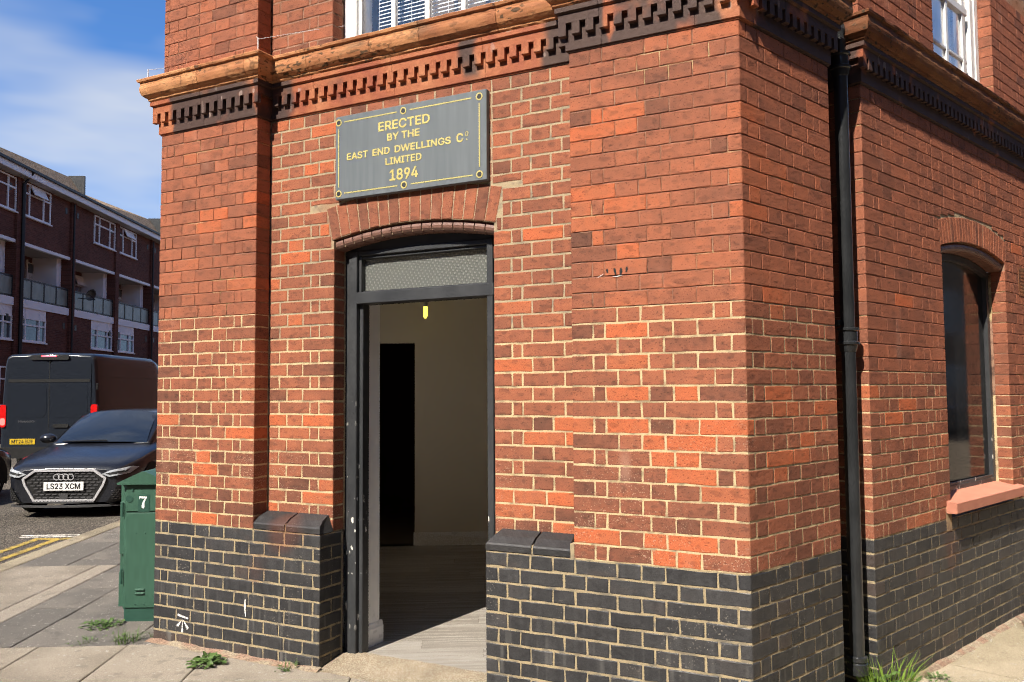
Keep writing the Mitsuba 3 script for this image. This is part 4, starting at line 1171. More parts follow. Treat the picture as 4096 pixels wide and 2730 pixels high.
# ------------------------------------------------------------------ marks painted on the plinth
BM = lambda x, z: frame((x, -.0035, z), (1, 0, 0), (0, 0, 1), (0, -1, 0))
bench = thing('bench_mark', 'white painted bar and arrow mark on the dark plinth near the cabinet', 'mark')
put('bar', BM(-3.511, -.596)(extrude([(-.046, .018), (.046, .004), (.047, .015), (-.045, .03)], .0012)), 'chalk_white', bench)
for pts in ([(-.006, 0), (-.022, -.05), (-.062, -.075), (-.040, -.045), (-.054, -.078)][:0] or [(-.003, 0), (-.040, -.052), (-.054, -.040)], [(0, 0), (-.010, -.078), (.008, -.078)], [(.003, 0), (.056, -.044), (.040, -.058)]):
    put('arrow', BM(-3.513, -.598)(extrude(pts, .0012)), 'chalk_white', bench)
pd = thing('paint_dash', 'narrow white paint drip on the dark plinth left of the door', 'paint mark')
put('drip', BM(-2.991, -.46)(extrude([(-.008, 0), (-.004, .035), (.004, .045), (.008, .01), (.007, -.02), (.010, -.06), (.006, -.062), (-.002, -.03)], .001)), 'chalk_white', pd)
sc_ = thing('paint_scrape', 'three short black paint dabs with pale edges on the corner pier', 'mark')
for x, z, w, h_, r_, bs in ((-.655, 1.398, .010, .022, .3, 'black_print'), (-.615, 1.392, .011, .036, .35, 'black_print'), (-.585, 1.388, .013, .040, -.15, 'black_print'), (-.556, 1.398, .011, .028, -.35, 'black_print'), (-.603, 1.368, .05, .004, .15, 'chalk_white'), (-.69, 1.375, .04, .003, .8, 'chalk_white')):
    put('dab', frame((x, -.003, z), (math.cos(r_ * .6), 0, math.sin(r_ * .6)), (-math.sin(r_ * .6), 0, math.cos(r_ * .6)), (0, -1, 0))(extrude(sg.Point(0, 0).buffer(1, 5).__class__([(w / 2 * math.cos(t) * (1 + .2 * math.sin(3 * t)), h_ / 2 * math.sin(t)) for t in np.linspace(0, 6.28, 12)[:-1]]), .001)), bs, sc_)

# ------------------------------------------------------------------ bird wires on the cornice
def wire(label, pts, posts):
    t = thing('bird_wire', label, 'bird deterrent wire')
    put('wire', tube(pts, .0016, 5), 'wire_steel', t)
    for p, hh in posts:
        put('post', tube([p, (p[0], p[1], p[2] + hh)], .0035, 6), 'wire_steel', t)


wire('steel bird post and wire at the left end of the cornice, against the sky', [(-3.85, -.06, 2.955), (-3.80, .02, 2.985), (-3.77, .02, 2.99)], [((-3.85, -.06, 2.885), .075)])
wire('steel bird wire on a post in the nook beside the upper left pier', [(-2.946, -.01, 3.02), (-2.90, -.035, 2.985), (-2.6, .10, 3.03), (-2.42, .2, 3.06)], [((-2.905, -.035, 2.895), .10)])
# ------------------------------------------------------------------ plants
def tuft(name, label, cat, c, n, hgt, spread, bsdf, lean=.5, width=.006, seed=1, group=None, leafy=0, leaf=.03):
    r = np.random.default_rng(seed)
    th_ = thing(name, label, cat, group)
    v, f = [], []
    for i in range(n):
        a, rr = r.uniform(0, 6.283), spread * math.sqrt(r.random()) * .6
        b = A([c[0] + rr * math.cos(a), c[1] + rr * math.sin(a), c[2]])
        hh = hgt * r.uniform(.35, 1.); out = A([math.cos(a + r.normal(0, .6)), math.sin(a + r.normal(0, .6)), 0])
        side = A([-out[1], out[0], 0]); w = width * r.uniform(.6, 1.2); ln = lean * r.uniform(.2, 1.3)
        k = len(v)
        for s in (0, .35, .7, 1.):
            p = b + A([0, 0, 1]) * hh * (s - .25 * ln * s * s) + out * hh * ln * s * s
            ww = w * (1 - s ** 2 * .95) / 2
            v += [p - side * ww, p + side * ww]
        for s in range(3):
            q = k + 2 * s
            f += [[q, q + 1, q + 3], [q, q + 3, q + 2]]
    if n:
        put('blades', (A(v), A(f)), bsdf, th_)
    v, f = [], []
    for i in range(leafy):
        a, rr = r.uniform(0, 6.283), spread * r.uniform(.05, 1.)
        b = A([c[0] + rr * math.cos(a), c[1] + rr * math.sin(a), c[2] + hgt * r.uniform(.05, .5)])
        d = A([math.cos(a + r.normal(0, .8)), math.sin(a + r.normal(0, .8)), r.uniform(-.1, .7)]); d /= np.linalg.norm(d)
        sd = np.cross(d, [0, 0, 1]); sd /= np.linalg.norm(sd); up = np.cross(sd, d)
        L = leaf * r.uniform(.6, 1.3); k = len(v)
        for s, ww in ((0, .04), (.25, .30), (.5, .40), (.8, .22), (1., 0.)):
            p = b + d * L * s - up * L * .25 * s * s
            v += [p - sd * L * ww + up * L * .08, p, p + sd * L * ww + up * L * .08]
        for s in range(4):
            for j in range(2):
                q = k + 3 * s + j
                f += [[q, q + 1, q + 4], [q, q + 4, q + 3]]
    if leafy:
        put('leaves', (A(v), A(f)), bsdf if n == 0 else 'weed_leaf', th_)
    return th_


pg = tR * 1.16 + nR * .09
tuft('grass_tuft', 'bright green grass and leafy weeds growing at the foot of the black rainwater pipe', 'grass', (pg[0], pg[1], -.835), 200, .30, .20, 'grass_leaf', .55, .008, 3, leafy=60, leaf=.055)
tuft('weed', 'rosette of broad green leaves on the pavement before the left plinth', 'weed', (-3.09, -.20, PAVE), 0, .05, .10, 'weed_leaf', .8, .01, 5, leafy=150, leaf=.034)
tuft('weed', 'small grassy weed at the doorstep end of the left plinth', 'weed', (-2.60, -.06, PAVE), 50, .06, .09, 'weed_leaf', .9, .004, 6, leafy=14, leaf=.02)
tuft('weed', 'leafy weed with tiny white flowers growing along the joint by the green cabinet', 'weed', (-4.36, .08, PAVE), 20, .05, .13, 'weed_leaf', .9, .004, 7, leafy=170, leaf=.025)
tuft('weed', 'tuft of thin grass where the flags meet the beige slabs', 'weed', (-3.90, -.10, PAVE), 90, .09, .14, 'weed_leaf', .9, .005, 8, leafy=20, leaf=.02)
tuft('weed', 'tiny green weed at the left corner of the plinth', 'weed', (-3.83, .05, PAVE), 30, .07, .05, 'weed_leaf', .8, .004, 9)
tuft('weed', 'dry brownish weed trailing in the joint left of the thin grass', 'weed', (-4.13, -.22, PAVE), 40, .035, .12, 'weed_leaf', 1.2, .004, 10, leafy=40, leaf=.012)
q = tR * 3.35 + nR * .10
tuft('weed', 'dark red weed on the pale concrete at the right edge', 'weed', (q[0], q[1], -.838), 30, .05, .08, 'bullnose_clay', 1., .004, 12)
q = tR * 1.75 + nR * .10
tuft('weed', 'low weed at the foot of the side wall right of the grass', 'weed', (q[0], q[1], -.83), 40, .05, .09, 'weed_leaf', 1.2, .005, 13, leafy=30, leaf=.02)
q = tR * 3.62 + nR * .12
rk = thing('utility_cover', 'dark sunken cover on the pale concrete at the right edge', 'cover')
put('lid', frame((q[0], q[1], -.836), tR, nR)(box(-.22, .4, -.06, .3, 0, .025, .006)), 'earth', rk)
# ------------------------------------------------------------------ the estate block across the side street
EB = thing('apartment_block', 'long brick apartment block with white bands and glass balconies across the side street', 'building')
NB = -19.717
ES = frame(NS * NB, TS, NS)                    # t, out of the facade, z
Z_SOF = 9.70
bays = [26.95, 31.80, 36.57, 41.54, 46.48, 51.4, 56.3]
put('wall', [ES(box(22, 58, -.30, 0, 7.08, Z_SOF)), ES(box(22, 58, -.30, 0, ROAD - .3, 2.97))] +
    [ES(box(a, b, -.30, 0, 2.97, 4.40)) for a, b in ((22, 26.3), (34.34, 38.78), (44.14, 48.7), (54.0, 58))] + [ES(box(22, 58, -9, -1.45, ROAD, Z_SOF))], 'estate_brick', EB)
puts('fascia', [ES(box(22, 58, -.25, .46, Z_SOF, Z_SOF + .03)), ES(box(22, 58, .43, .47, Z_SOF + .03, 10.02))], 'estate_white', EB)
put('soffit', ES(box(22, 58, -.3, .43, Z_SOF - .02, Z_SOF - .001)), 'estate_soffit', EB)
put('gutter', ES(box(22, 58, .47, .57, 9.94, 10.06, .01)), 'dark_metal', EB)
for t0, za, t1, zb in ((22, 10.13, 36.85, 10.98), (36.9, 10.36, 46.85, 10.99), (46.9, 10.36, 57, 10.99)):
    v = [(t0, .42, 9.98), (t1, .42, 9.98), (t0, .10 - .2, za), (t1, -.30, zb), (t0, -1.2, 9.9), (t1, -1.2, 9.9)]
    put('roof_slope', ES((A(v), A([[0, 1, 3], [0, 3, 2], [2, 3, 5], [2, 5, 4], [0, 2, 4], [1, 5, 3]]))), 'stock_brick', EB)
    put('verge', ES(box(t1 - .02, t1 + .10, -.35, .40, 9.98, zb + .06)), 'dark_metal', EB)
for t in bays:
    put('pier', ES(box(t - .22, t + .22, -1.5, .10, ROAD, Z_SOF - .02)), 'estate_brick', EB)
    puts('vent', [ES(box(t + d - .1, t + d + .1, -.02, .012, z, z + .28)) for d in (-.6, .55) for z in (3.75, 9.05)], 'dark_metal', EB)
puts('downpipe', [ES(tube([(31.93, .17, ROAD), (31.93, .17, 9.45), (31.93, .52, 9.95)], .075, 8)), ES(tube([(36.50, .14, 2.0), (36.50, .14, 9.6)], .045, 8)), ES(tube([(46.40, .14, 2.0), (46.40, .14, 9.6)], .045, 8))], 'dark_metal', EB)


def casement(t0, t1, z0, z1, d, kind='w', panel=0., curtain=True, parent=EB, split=(.24, .74), openv=0):
    """A three light window: frame, panes and the white panel over it."""
    w = put('window', [ES(box(t0, t1, d - .05, d + .03, a, b)) for a, b in ((z0, z0 + .07), (z1 - panel - .06, z1 - panel))] +
            [ES(box(a, b, d - .05, d + .03, z0, z1 - panel)) for a, b in ((t0, t0 + .07), (t1 - .07, t1), (t0 + (t1 - t0) * split[0] - .035, t0 + (t1 - t0) * split[0] + .035), (t0 + (t1 - t0) * split[1] - .035, t0 + (t1 - t0) * split[1] + .035))] +
            [ES(box(t0 + .02, t1 - .02, d - .05, d + .022, z0 + (z1 - z0 - panel) * .66, z0 + (z1 - z0 - panel) * .66 + .07)), ES(box(t0 - .02, t1 + .03, d - .05, d + .10, z0 - .05, z0))], 'estate_white', parent)
    ts = [t0] + [t0 + (t1 - t0) * q for q in split] + [t1]
    h = z0 + (z1 - z0 - panel) * .66
    for i in range(3):
        for a, b in ((z0, h), (h, z1 - panel)):
            put('pane', ES(box(ts[i] + .03, ts[i + 1] - .03, d - .06, d - .03, a + .03, b - .02)), 'net_curtain' if curtain and (a == z0 or rng.random() < .3) else 'estate_pane', w)
    if openv:
        a, b = ts[1] + .02, ts[2] - .02
        m = box(a, b, -.02, .02, -.46, 0)
        put('vent_light', frame(NS * (NB + d + .03) + A([0, 0, h + .44]), TS, NS * .90 + A([0, 0, .43]), NS * -.43 + A([0, 0, .90]))([box(a, b, -.02, .02, -.46, -.39), box(a, b, -.02, .02, -.06, 0), box(a, a + .06, -.02, .02, -.46, 0), box(b - .06, b, -.02, .02, -.46, 0), box(a, b, -.012, -.008, -.46, 0)]), 'estate_white', w)
    if panel:
        put('panel', [ES(box(t0, t1, d - .05, d + .015, z1 - panel, z1)), ES(box(t0 + (t1 - t0) * split[0] - .012, t0 + (t1 - t0) * split[0] + .012, d, d + .03, z1 - panel, z1)), ES(box(t0 + (t1 - t0) * split[1] - .012, t0 + (t1 - t0) * split[1] + .012, d, d + .03, z1 - panel, z1))], 'estate_white', w)


for t0, t1, ov in ((29.2, 31.6, 0), (32.06, 34.45, 1), (38.84, 41.30, 0), (41.76, 44.15, 1), (48.6, 51.1, 0), (26.3, 26.8, 0)):
    casement(t0, t1, 8.22, 9.62, .02, openv=ov)
for t0, t1, sp in ((29.2, 31.6, (.26, .72)), (32.04, 34.34, (.25, .75)), (38.80, 41.26, (.28, .76)), (41.72, 44.12, (.26, .72)), (48.7, 51.1, (.26, .72))):
    casement(t0, t1, 3.0, 4.40, -.02, panel=.40, curtain=False, split=sp)
for t0, t1 in ((29.1, 31.3), (32.2, 34.4), (38.9, 41.2)):
    casement(t0, t1, .33, 1.92, .02)
for a, b in zip(bays, bays[1:]):
    a, b = a + .22, b - .22
    puts('band', [ES(box(a, b, -.1, .05, 6.97, 7.10)), ES(box(a, b, -.1, .05, 4.40, 4.73))], 'estate_white', EB)
    puts('balcony_slab', [ES(box(a, b, -1.45, -.1, 7.0, 7.08)), ES(box(a, b, -1.45, -.1, 4.5, 4.70))], 'estate_soffit', EB)
    put('screen_wall', ES(box(b - .42, b, -1.45, -.35, 4.7, 7.0)), 'estate_white', EB)
    r = put('balcony', [ES(box(a, b, -.06, -.02, z, z + .07)) for z in (4.74, 5.56)] + [ES(box(a + (b - a) * i / 4 - .035, a + (b - a) * i / 4 + .035, -.06, -.01, 4.70, 5.63)) for i in range(5)], 'dark_metal', EB)
    for i in range(4):
        put('pane', ES(box(a + (b - a) * i / 4 + .05, a + (b - a) * (i + 1) / 4 - .05, -.045, -.03, 4.83, 5.54)), 'balcony_glass', r)
for i in (1, 3, 4, 0):
    a = bays[i]
    for d0, d1 in ((.55, 1.35), (3.65, 4.45)):
        dd = put('door', [ES(box(a + d0, a + d1, -1.46, -1.40, 4.70, 6.75)), ES(box(a + d0 - .08, a + d0, -1.46, -1.38, 4.7, 6.85)), ES(box(a + d1, a + d1 + .08, -1.46, -1.38, 4.7, 6.85))], 'estate_door', EB)
        put('pane', ES(box(a + d0 + .04, a + d1 - .04, -1.40, -1.385, 6.28, 6.70)), 'estate_pane', dd)
        puts('moulding', [ES(box(a + d0 + x, a + d0 + x + .02, -1.40, -1.38, 4.9, 6.15)) for x in (.14, .30, .48, .64)], 'estate_soffit', dd)
for a in (37.55, 39.85):
    casement(a, a + 1.75, 5.25, 6.8, -1.42, curtain=True, split=(.08, .62), openv=1)
SD = thing('satellite_dish', 'dark satellite dish fixed on a pier of the apartment block', 'satellite dish')
dm = lathe([(0, 0), (.25, .02), (.42, .07), (.50, .12), (.49, .125), (.25, .035), (0, .012)], 20)
put('dish', (lambda v, f: (v @ np.stack([TS, A([0, 0, 1.]) * .55 + NS * .2, NS * .8 - A([0, 0, .4])]) + NS * (NB + .45) + TS * 37.45 + A([0, 0, 5.52]), f))(*dm), 'dark_metal', SD)
put('arm', ES(tube([(37.45, .45, 5.5), (37.45, .75, 5.25), (37.2, .05, 5.3)], .025, 6)), 'dark_metal', SD)

# ------------------------------------------------------------------ vehicles
def loft(sections):
    n = len(sections[0]); v = [p for s in sections for p in s]; f = []
    for i in range(len(sections) - 1):
        for j in range(n - 1):
            a, b = i * n + j, i * n + j + 1
            f += [[a, a + n, b + n], [a, b + n, b]]
    for base, flip in ((0, 1), ((len(sections) - 1) * n, 0)):
        for j in range(1, n - 1):
            f.append([base, base + j, base + j + 1] if flip else [base, base + j + 1, base + j])
    return A(v, float), A(f)


def smooth_loft(keys, k=5):
    """Interpolates key sections given as {l: (half width, z bottom, z shoulder, z top)} and mirrors them."""
    from scipy.interpolate import PchipInterpolator
    ls = A(sorted(keys)); P = PchipInterpolator(ls, A([keys[l] for l in ls]))
    out = []
    dense = np.unique(np.concatenate([ls] + [np.linspace(a, b, k, endpoint=False) for a, b in zip(ls, ls[1:])]))
    for l in dense:
        hw, zb, zs, zt = P(l)
        half = [(hw * .80, zb), (hw * .96, zb + .06), (hw * .985, (zb + zs) / 2), (hw, zs - .10), (hw * .985, zs), (hw * .93, zs + (zt - zs) * .45), (hw * .80, zs + (zt - zs) * .78), (hw * .5, zt - (zt - zs) * .06), (0, zt)]
        pts = [(l, -w, z) for w, z in half] + [(l, w, z) for w, z in half[::-1][1:]]
        out.append(pts)
    return loft(out)


def wheel(l, w, sgn_w, T_, parent, r=.325):
    prof = [(r * .70, -.10), (r * .93, -.10), (r, -.07), (r, .07), (r * .93, .10), (r * .70, .10)]
    v, f = lathe(prof, 28)
    M = frame((l, w, r), (1, 0, 0), (0, 0, 1), (0, sgn_w, 0))
    k = put('wheel', T_(M((v, f))), 'rubber', parent)
    sp = []
    for i in range(5):
        a = i * 1.2566
        for da in (-.13, .13):
            sp.append(frame((0, 0, 0), (math.cos(a + da), math.sin(a + da), 0), (-math.sin(a + da), math.cos(a + da), 0))(box(.03, r * .70, -.016, .016, .05, .085)))
    sp.append(lathe([(r * .66, .08), (r * .72, .08), (r * .72, .095), (r * .66, .095), (r * .66, .08)], 28)); sp.append(lathe([(0, .04), (.06, .04), (.06, .09), (0, .095)], 14))
    put('rim', T_(M(join(sp))), 'alloy', k)
    put('hub_well', T_(M(lathe([(0, .0), (r * .7, .0), (r * .7, .06)], 20))), 'rubber', k)


def car(label, t0, n0, sgn, paint='car_paint', front=True):
    """A hatchback; its nose at street coordinate t0, axis at n0; sgn = 1: facing down the street towards the viewer."""
    V = thing('parked_car' if front else 'car', label, 'car')
    o = TS * t0 + NS * n0 + A([0, 0, ROAD])
    T_ = frame(o, TS * sgn, NS)
    body = smooth_loft({0.: (.66, .21, .56, .66), .05: (.74, .18, .60, .71), .2: (.81, .17, .665, .765), .55: (.865, .17, .74, .845), 1.0: (.87, .17, .81, .925), 1.25: (.87, .17, .84, .96), 2.2: (.87, .17, .87, .99), 3.4: (.865, .18, .90, 1.0), 3.85: (.80, .22, .88, .97), 4.02: (.70, .3, .78, .88)}, 6)
    put('body', T_(body), paint, V, smooth=True)
    g = smooth_loft({1.12: (.72, .86, .93, .95), 1.5: (.69, .88, 1.12, 1.17), 1.95: (.645, .9, 1.31, 1.385), 2.5: (.64, .9, 1.34, 1.42), 3.2: (.63, .9, 1.31, 1.39), 3.7: (.61, .9, 1.12, 1.17), 3.95: (.6, .86, .93, .95)}, 6)
    put('roof', T_(g), paint, V, smooth=True)
    # glass: windscreen and side windows laid 6 mm proud
    ws = [(1.16, -.66, .958), (1.16, .66, .958), (1.90, .52, 1.372), (1.90, -.52, 1.372)]
    rows = []
    for i in range(9):
        q = i / 8
        rows.append([(1.13 + .80 * q - .035 * math.sin(math.pi * q) - .05 * (1 - (w / .7) ** 2), w * (1 - .20 * q), .952 + .445 * q ** .92 + .012 - .05 * abs(w / .7) ** 2.4 * (.4 + .6 * q)) for w in np.linspace(-.66, .66, 13)])
    v = [p for r_ in rows for p in r_]
    f = [q for i in range(8) for j in range(12) for q in ([i * 13 + j, i * 13 + j + 1, i * 13 + j + 14], [i * 13 + j, i * 13 + j + 14, i * 13 + j + 13])]
    put('windscreen', T_((A(v), A(f))), 'car_glass', V, smooth=True)
    for s in (-1, 1):
        q = [(1.55, .735, .97), (3.55, .70, .985), (3.15, .665, 1.30), (1.98, .675, 1.32)]
        put('side_window', T_((A([(a, s * b, c) for a, b, c in q]), A([[0, 1, 2], [0, 2, 3]]))), 'car_glass', V)
        put('mirror', T_((lambda m: (m.vertices * [.10, .12, .075] + [1.45, s * .93, 1.0], m.faces))(trimesh.creation.icosphere(2))), paint, V, smooth=True)
    for l in (.78, 3.34):
        for s in (-1, 1):
            wheel(l, s * .77, s, T_, V)
            arch = [(l + .37 * math.cos(a), s * .8745, .325 + .37 * math.sin(a)) for a in np.linspace(-.35, math.pi + .35, 17)] + [(l, s * .8745, .30)]
            put('wheel_arch', T_((A(arch), A([[17, i, i + 1] for i in range(16)]))), 'rubber', V)
    if not front:
        return V
    FR = lambda dl: frame(T_((A([(dl, 0, 0.)]), A([[0, 0, 0]])))[0][0], NS * 1., (0, 0, 1), -TS * sgn)     # x across, y up, z forward
    hexa = [(-.385, .625), (.385, .625), (.525, .525), (.50, .45), (.385, .255), (-.385, .255), (-.50, .45), (-.525, .525)]

    bt = body[0][body[1]]
    bt = bt[(bt[:, :, 0].min(1) < .6)]

    def curve(mesh, dl=0.):
        """Lays a flat mesh (x across, y up, z forward) on the nose of the body."""
        v, f = mesh
        v = v.copy()
        a, b, c = bt[:, 0], bt[:, 1], bt[:, 2]
        d1, d2 = b[:, 1:] - a[:, 1:], c[:, 1:] - a[:, 1:]
        det = d1[:, 0] * d2[:, 1] - d1[:, 1] * d2[:, 0]
        ok = np.abs(det) > 1e-9
        a, d1, d2, det, b, c = a[ok], d1[ok], d2[ok], det[ok], b[ok], c[ok]
        out = np.zeros(len(v))
        for i, q in enumerate(v[:, :2]):
            r = q - a[:, 1:]
            s_ = (r[:, 0] * d2[:, 1] - r[:, 1] * d2[:, 0]) / det; t_ = (d1[:, 0] * r[:, 1] - d1[:, 1] * r[:, 0]) / det
            m = (s_ > -.01) & (t_ > -.01) & (s_ + t_ < 1.01)
            l = a[m, 0] + s_[m] * (b[m, 0] - a[m, 0]) + t_[m] * (c[m, 0] - a[m, 0])
            out[i] = l.min() if m.any() else .21 * abs(q[0] / .8) ** 2.6
        v[:, 2] -= out
        return FR(-.004 - dl)((v, f))
    sub = lambda m, s=.05: tuple(trimesh.remesh.subdivide_to_size(m[0], m[1], s))
    P = sg.Polygon(hexa)
    put('grille_surround', curve(sub(extrude(P.buffer(.03).difference(P), .03))), 'chrome', V)
    gr = put('grille', curve(sub(extrude(P, .006))), 'black_print', V)
    bars = []
    for r_ in range(9):
        z = .28 + r_ * .040
        for c in range(-6, 7):
            x = c * .083 + (.041 if r_ % 2 else 0)
            if P.contains(sg.box(x - .03, z - .006, x + .03, z + .006)):
                bars.append((lambda m: (m[0] + [0, 0, .006], m[1]))(box(x - .028, x + .028, z - .006, z + .005, 0, .012)))
    tag(put('mesh_bar', curve(join(bars)), 'alloy', gr), kind='stuff')
    for i in range(4):
        rg = sg.Point(-.094 + i * .063, .555).buffer(.042, 20); rg = rg.difference(rg.buffer(-.009))
        put('emblem_ring', curve((lambda m: (m[0] + [0, 0, .035 + i * .001], m[1]))(extrude(rg, .01))), 'chrome', V)
    put('number_plate', curve(sub((lambda m: (m[0] + [0, 0, .03], m[1]))(extrude(sg.box(-.262, .375, .262, .489), .008)))), 'white_print', V)
    put('registration', curve((lambda m: (m[0] + [0, 0, .040], m[1]))(text('LS23 XCM', 0, .397, .072, .44, True))), 'black_print', V)
    put('sensor', curve((lambda m: (m[0] + [0, 0, .02], m[1]))(box(-.055, .055, .262, .335, 0, .01))), 'bumper_grey', V)
    for s in (-1, 1):
        hl = [(.50, .555), (.60, .515), (.80, .55), (.845, .62), (.80, .64), (.60, .60)]
        put('headlight', curve(sub((lambda m: (m[0] + [0, 0, .012], m[1]))(extrude([(s * a, b + .035) for a, b in hl], .02)), .06)), 'lamp_lens', V)
        put('headlight_trim', curve(sub((lambda m: (m[0] + [0, 0, .02], m[1]))(extrude([(s * a, b + .035) for a, b in ((.55, .562), (.60, .548), (.78, .572), (.80, .60), (.70, .59))], .02)), .06)), 'black_print', V)
        it = [(.57, .22), (.80, .24), (.79, .40), (.70, .42)]
        put('intake', curve(sub((lambda m: (m[0] + [0, 0, .012], m[1]))(extrude([(s * a, b) for a, b in it], .008)), .06)), 'black_print', V)
        put('intake_mesh', curve(join([(lambda m: (m[0] + [0, 0, .02], m[1]))(box(*sorted((s * (.625 + c * .042 + (.02 if r_ % 2 else 0)), s * (.650 + c * .042 + (.02 if r_ % 2 else 0)))), .255 + r_ * .028, .260 + r_ * .028, 0, .008)) for r_ in range(5) for c in range(4)])), 'alloy', V)
    put('splitter', [curve(sub((lambda m: (m[0] + [0, 0, .02], m[1]))(extrude(sg.box(-.76, .150, .76, .178), .05)), .08)), curve(sub((lambda m: (m[0] + [0, 0, .01], m[1]))(extrude(sg.box(-.40, .20, .40, .238), .02)), .08))], 'bumper_grey', V)
    put('wiper', T_(tube([(1.10, -.55, .972), (1.08, .1, .985)], .009, 6)), 'rubber', V)
    return V


car('dark grey hatchback with a white front number plate parked facing the camera', 8.15, -6.71, 1)
car('front wing of a dark car cut off by the left edge, behind the van', 11.25, -9.75, -1, front=False)

VN = thing('van', 'dark grey panel van seen from behind with its brake lights lit', 'van')
vt, vn = 14.74, -10.10
VT = frame(TS * vt + NS * vn + A([0, 0, ROAD]), TS, NS)      # l forwards from the rear, w to the right, z


def van_ring(l, hw, zb, zt, r):
    half = [(hw * .93, zb), (hw, zb + .12), (hw * 1.005, 1.0), (hw * .985, 1.5), (hw * .945, zt - r - .15), (hw * .925, zt - r), (hw * .90, zt - r * .45), (hw * .84, zt - r * .12), (hw * .6, zt - .005), (0, zt + .02)]
    return [(l, -w, z) for w, z in half] + [(l, w, z) for w, z in half[::-1][1:]]


secs = [van_ring(0, .95, .40, 2.46, .14), van_ring(.03, .985, .36, 2.50, .13), van_ring(.12, 1.01, .33, 2.53, .13)] + [van_ring(l, 1.02, .32, 2.55, .13) for l in np.linspace(.5, 3.3, 8)] + [van_ring(3.6, 1.015, .32, 2.50, .16), van_ring(3.9, 1.0, .32, 2.33, .2), van_ring(4.4, .99, .32, 1.85, .2), van_ring(4.75, .97, .32, 1.35, .15), van_ring(5.3, .92, .32, 1.12, .12), van_ring(5.5, .85, .36, .9, .1)]
put('body', VT(loft(secs)), 'van_paint', VN, smooth=True)
VR = frame(TS * (vt - .004) + NS * vn + A([0, 0, ROAD]), NS, (0, 0, 1), -TS)    # x to the right, y up, z to the rear
rr = lambda a, b, c, d, r=.08: sg.box(a + r, b + r, c - r, d - r).buffer(r, 6)
for s in (-1, 1):
    dd = put('rear_door', VR(extrude(rr(*sorted((s * .008, s * .86))[:1], .52, sorted((s * .008, s * .86))[1], 2.36), .012)), 'van_paint', VN)
    put('door_panel', VR((lambda m: (m[0] + [0, 0, .012], m[1]))(extrude(rr(min(s * .05, s * .80), 1.18, max(s * .05, s * .80), 1.90, .12), .006))), 'gloss_black' if False else 'van_paint', dd)
put('trim_strip', VR((lambda m: (m[0] + [0, 0, .012], m[1]))(extrude(rr(-.84, 1.92, .84, 1.985, .02), .008))), 'black_print', VN)
put('door_seam', VR(extrude(sg.box(-.007, .5, .007, 2.4), .016)), 'black_print', VN)
put('door_handle', VR((lambda m: (m[0] + [0, 0, .012], m[1]))(extrude(rr(.10, .965, .42, 1.04, .03), .03))), 'black_print', VN)
put('bumper', VR((lambda m: (m[0] + [0, 0, -.1], m[1]))(extrude(rr(-.98, .33, .98, .56, .05), .16))), 'black_print', VN)
put('number_plate', VR((lambda m: (m[0] + [0, 0, .016], m[1]))(extrude(sg.box(-.78, .62, -.26, .735), .006))), 'plate_yellow', VN)
put('registration', VR((lambda m: (m[0] + [0, 0, .0225], m[1]))(text('MT24 BJE', -.52, .641, .072, .44, True))), 'black_print', VN)
put('badge', VR((lambda m: (m[0] + [0, 0, .014], m[1]))(text('TRANSIT', -.45, 1.08, .03, .36, True))), 'alloy', VN)
for s in (-1, 1):
    ta = put('tail_light', VR((lambda m: (m[0] + [0, 0, -.035], m[1]))(extrude(rr(min(s * .87, s * 1.0), .98, max(s * .87, s * 1.0), 1.45, .05), .06))), 'red_lens', VN)
    put('brake_lamp', VR((lambda m: (m[0] + [0, 0, .026], m[1]))(extrude(rr(min(s * .885, s * .985), 1.02, max(s * .885, s * .985), 1.17, .04), .004))), 'red_lens', ta, emitter={'type': 'area', 'radiance': {'type': 'rgb', 'value': [2.2, .06, .05]}})
    for l in (1.0, 4.7):
        wheel(l, s * .90, s, VT, VN, .35)
hb = put('high_brake_light', VR((lambda m: (m[0] + [0, 0, -.05], m[1]))(extrude(rr(-.40, 2.39, .40, 2.49, .04), .09))), 'black_print', VN)
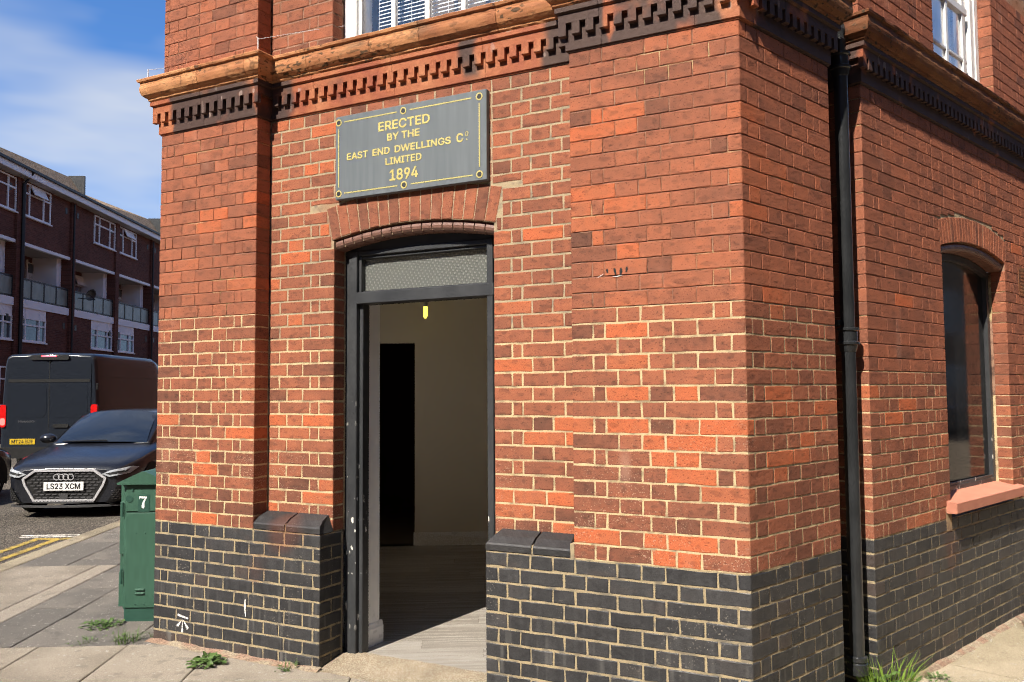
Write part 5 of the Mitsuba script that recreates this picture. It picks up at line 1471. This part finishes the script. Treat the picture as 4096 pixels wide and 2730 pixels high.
put('brake_lamp', VR((lambda m: (m[0] + [0, 0, .041], m[1]))(extrude(sg.box(-.16, 2.455, .14, 2.482), .004))), 'red_lens', hb, emitter={'type': 'area', 'radiance': {'type': 'rgb', 'value': [2.2, .06, .08]}})
puts('side_rail', [VT(box(.3, 3.6, 1.005, 1.03, 1.18, 1.215, .005)), VT(box(.3, 3.4, .972, .985, 2.02, 2.035))], 'black_print', VN)
puts('hinge', [VT(box(-.01, .05, .96, 1.0, z, z + .14, .01)) for z in (.75, 1.75)], 'black_print', VN)

# ------------------------------------------------------------------ terraces added out of view (they block sky light and show as reflections)
def added_terrace(label, o, ex, n, bs='estate_brick', depth=9., hgt=12.6, bay=5.2):
    """An added row of brick houses that blocks sky light; o its left front corner, ex along the front."""
    R = thing('added_terrace', label, 'building')
    ey = A([-ex[1], ex[0], 0])
    M = frame(A([o[0], o[1], -.95]), ex, ey)
    L = n * bay
    put('wall', M(box(0, L, 0, depth, 0, hgt)), bs, R)
    put('roof', M((A([(0, -.3, hgt), (L, -.3, hgt), (L, depth / 2, hgt + 2.2), (0, depth / 2, hgt + 2.2), (0, depth, hgt), (L, depth, hgt)]), A([[0, 1, 2], [0, 2, 3], [3, 2, 5], [3, 5, 4], [0, 3, 4], [1, 5, 2]]))), 'dark_metal', R)
    put('eaves', M(box(-.1, L + .1, -.32, 0, hgt - .35, hgt)), 'estate_white', R)
    for i in range(n):
        for k in range(3):
            for x in (.9, 3.1):
                w = put('window', M([box(i * bay + x, i * bay + x + 1.2, -.06, .05, .9 + k * 3.2, 2.7 + k * 3.2)]), 'estate_white', R)
                put('pane', M([box(i * bay + x + .08 + d, i * bay + x + .56 + d, -.075, -.055, 1. + k * 3.2, 2.6 + k * 3.2) for d in (0, .56)]), 'estate_pane', w)


added_terrace('added row of brick houses out of view facing the doorway, blocking sky light', (30, -17), A([-1., 0, 0]), 12)
added_terrace('added row of brick houses out of view, blocking sky light and mirrored in the black window', tuple((tR * 68 + nR * 11.5)[:2]), -tR, 15, 'stock_brick')
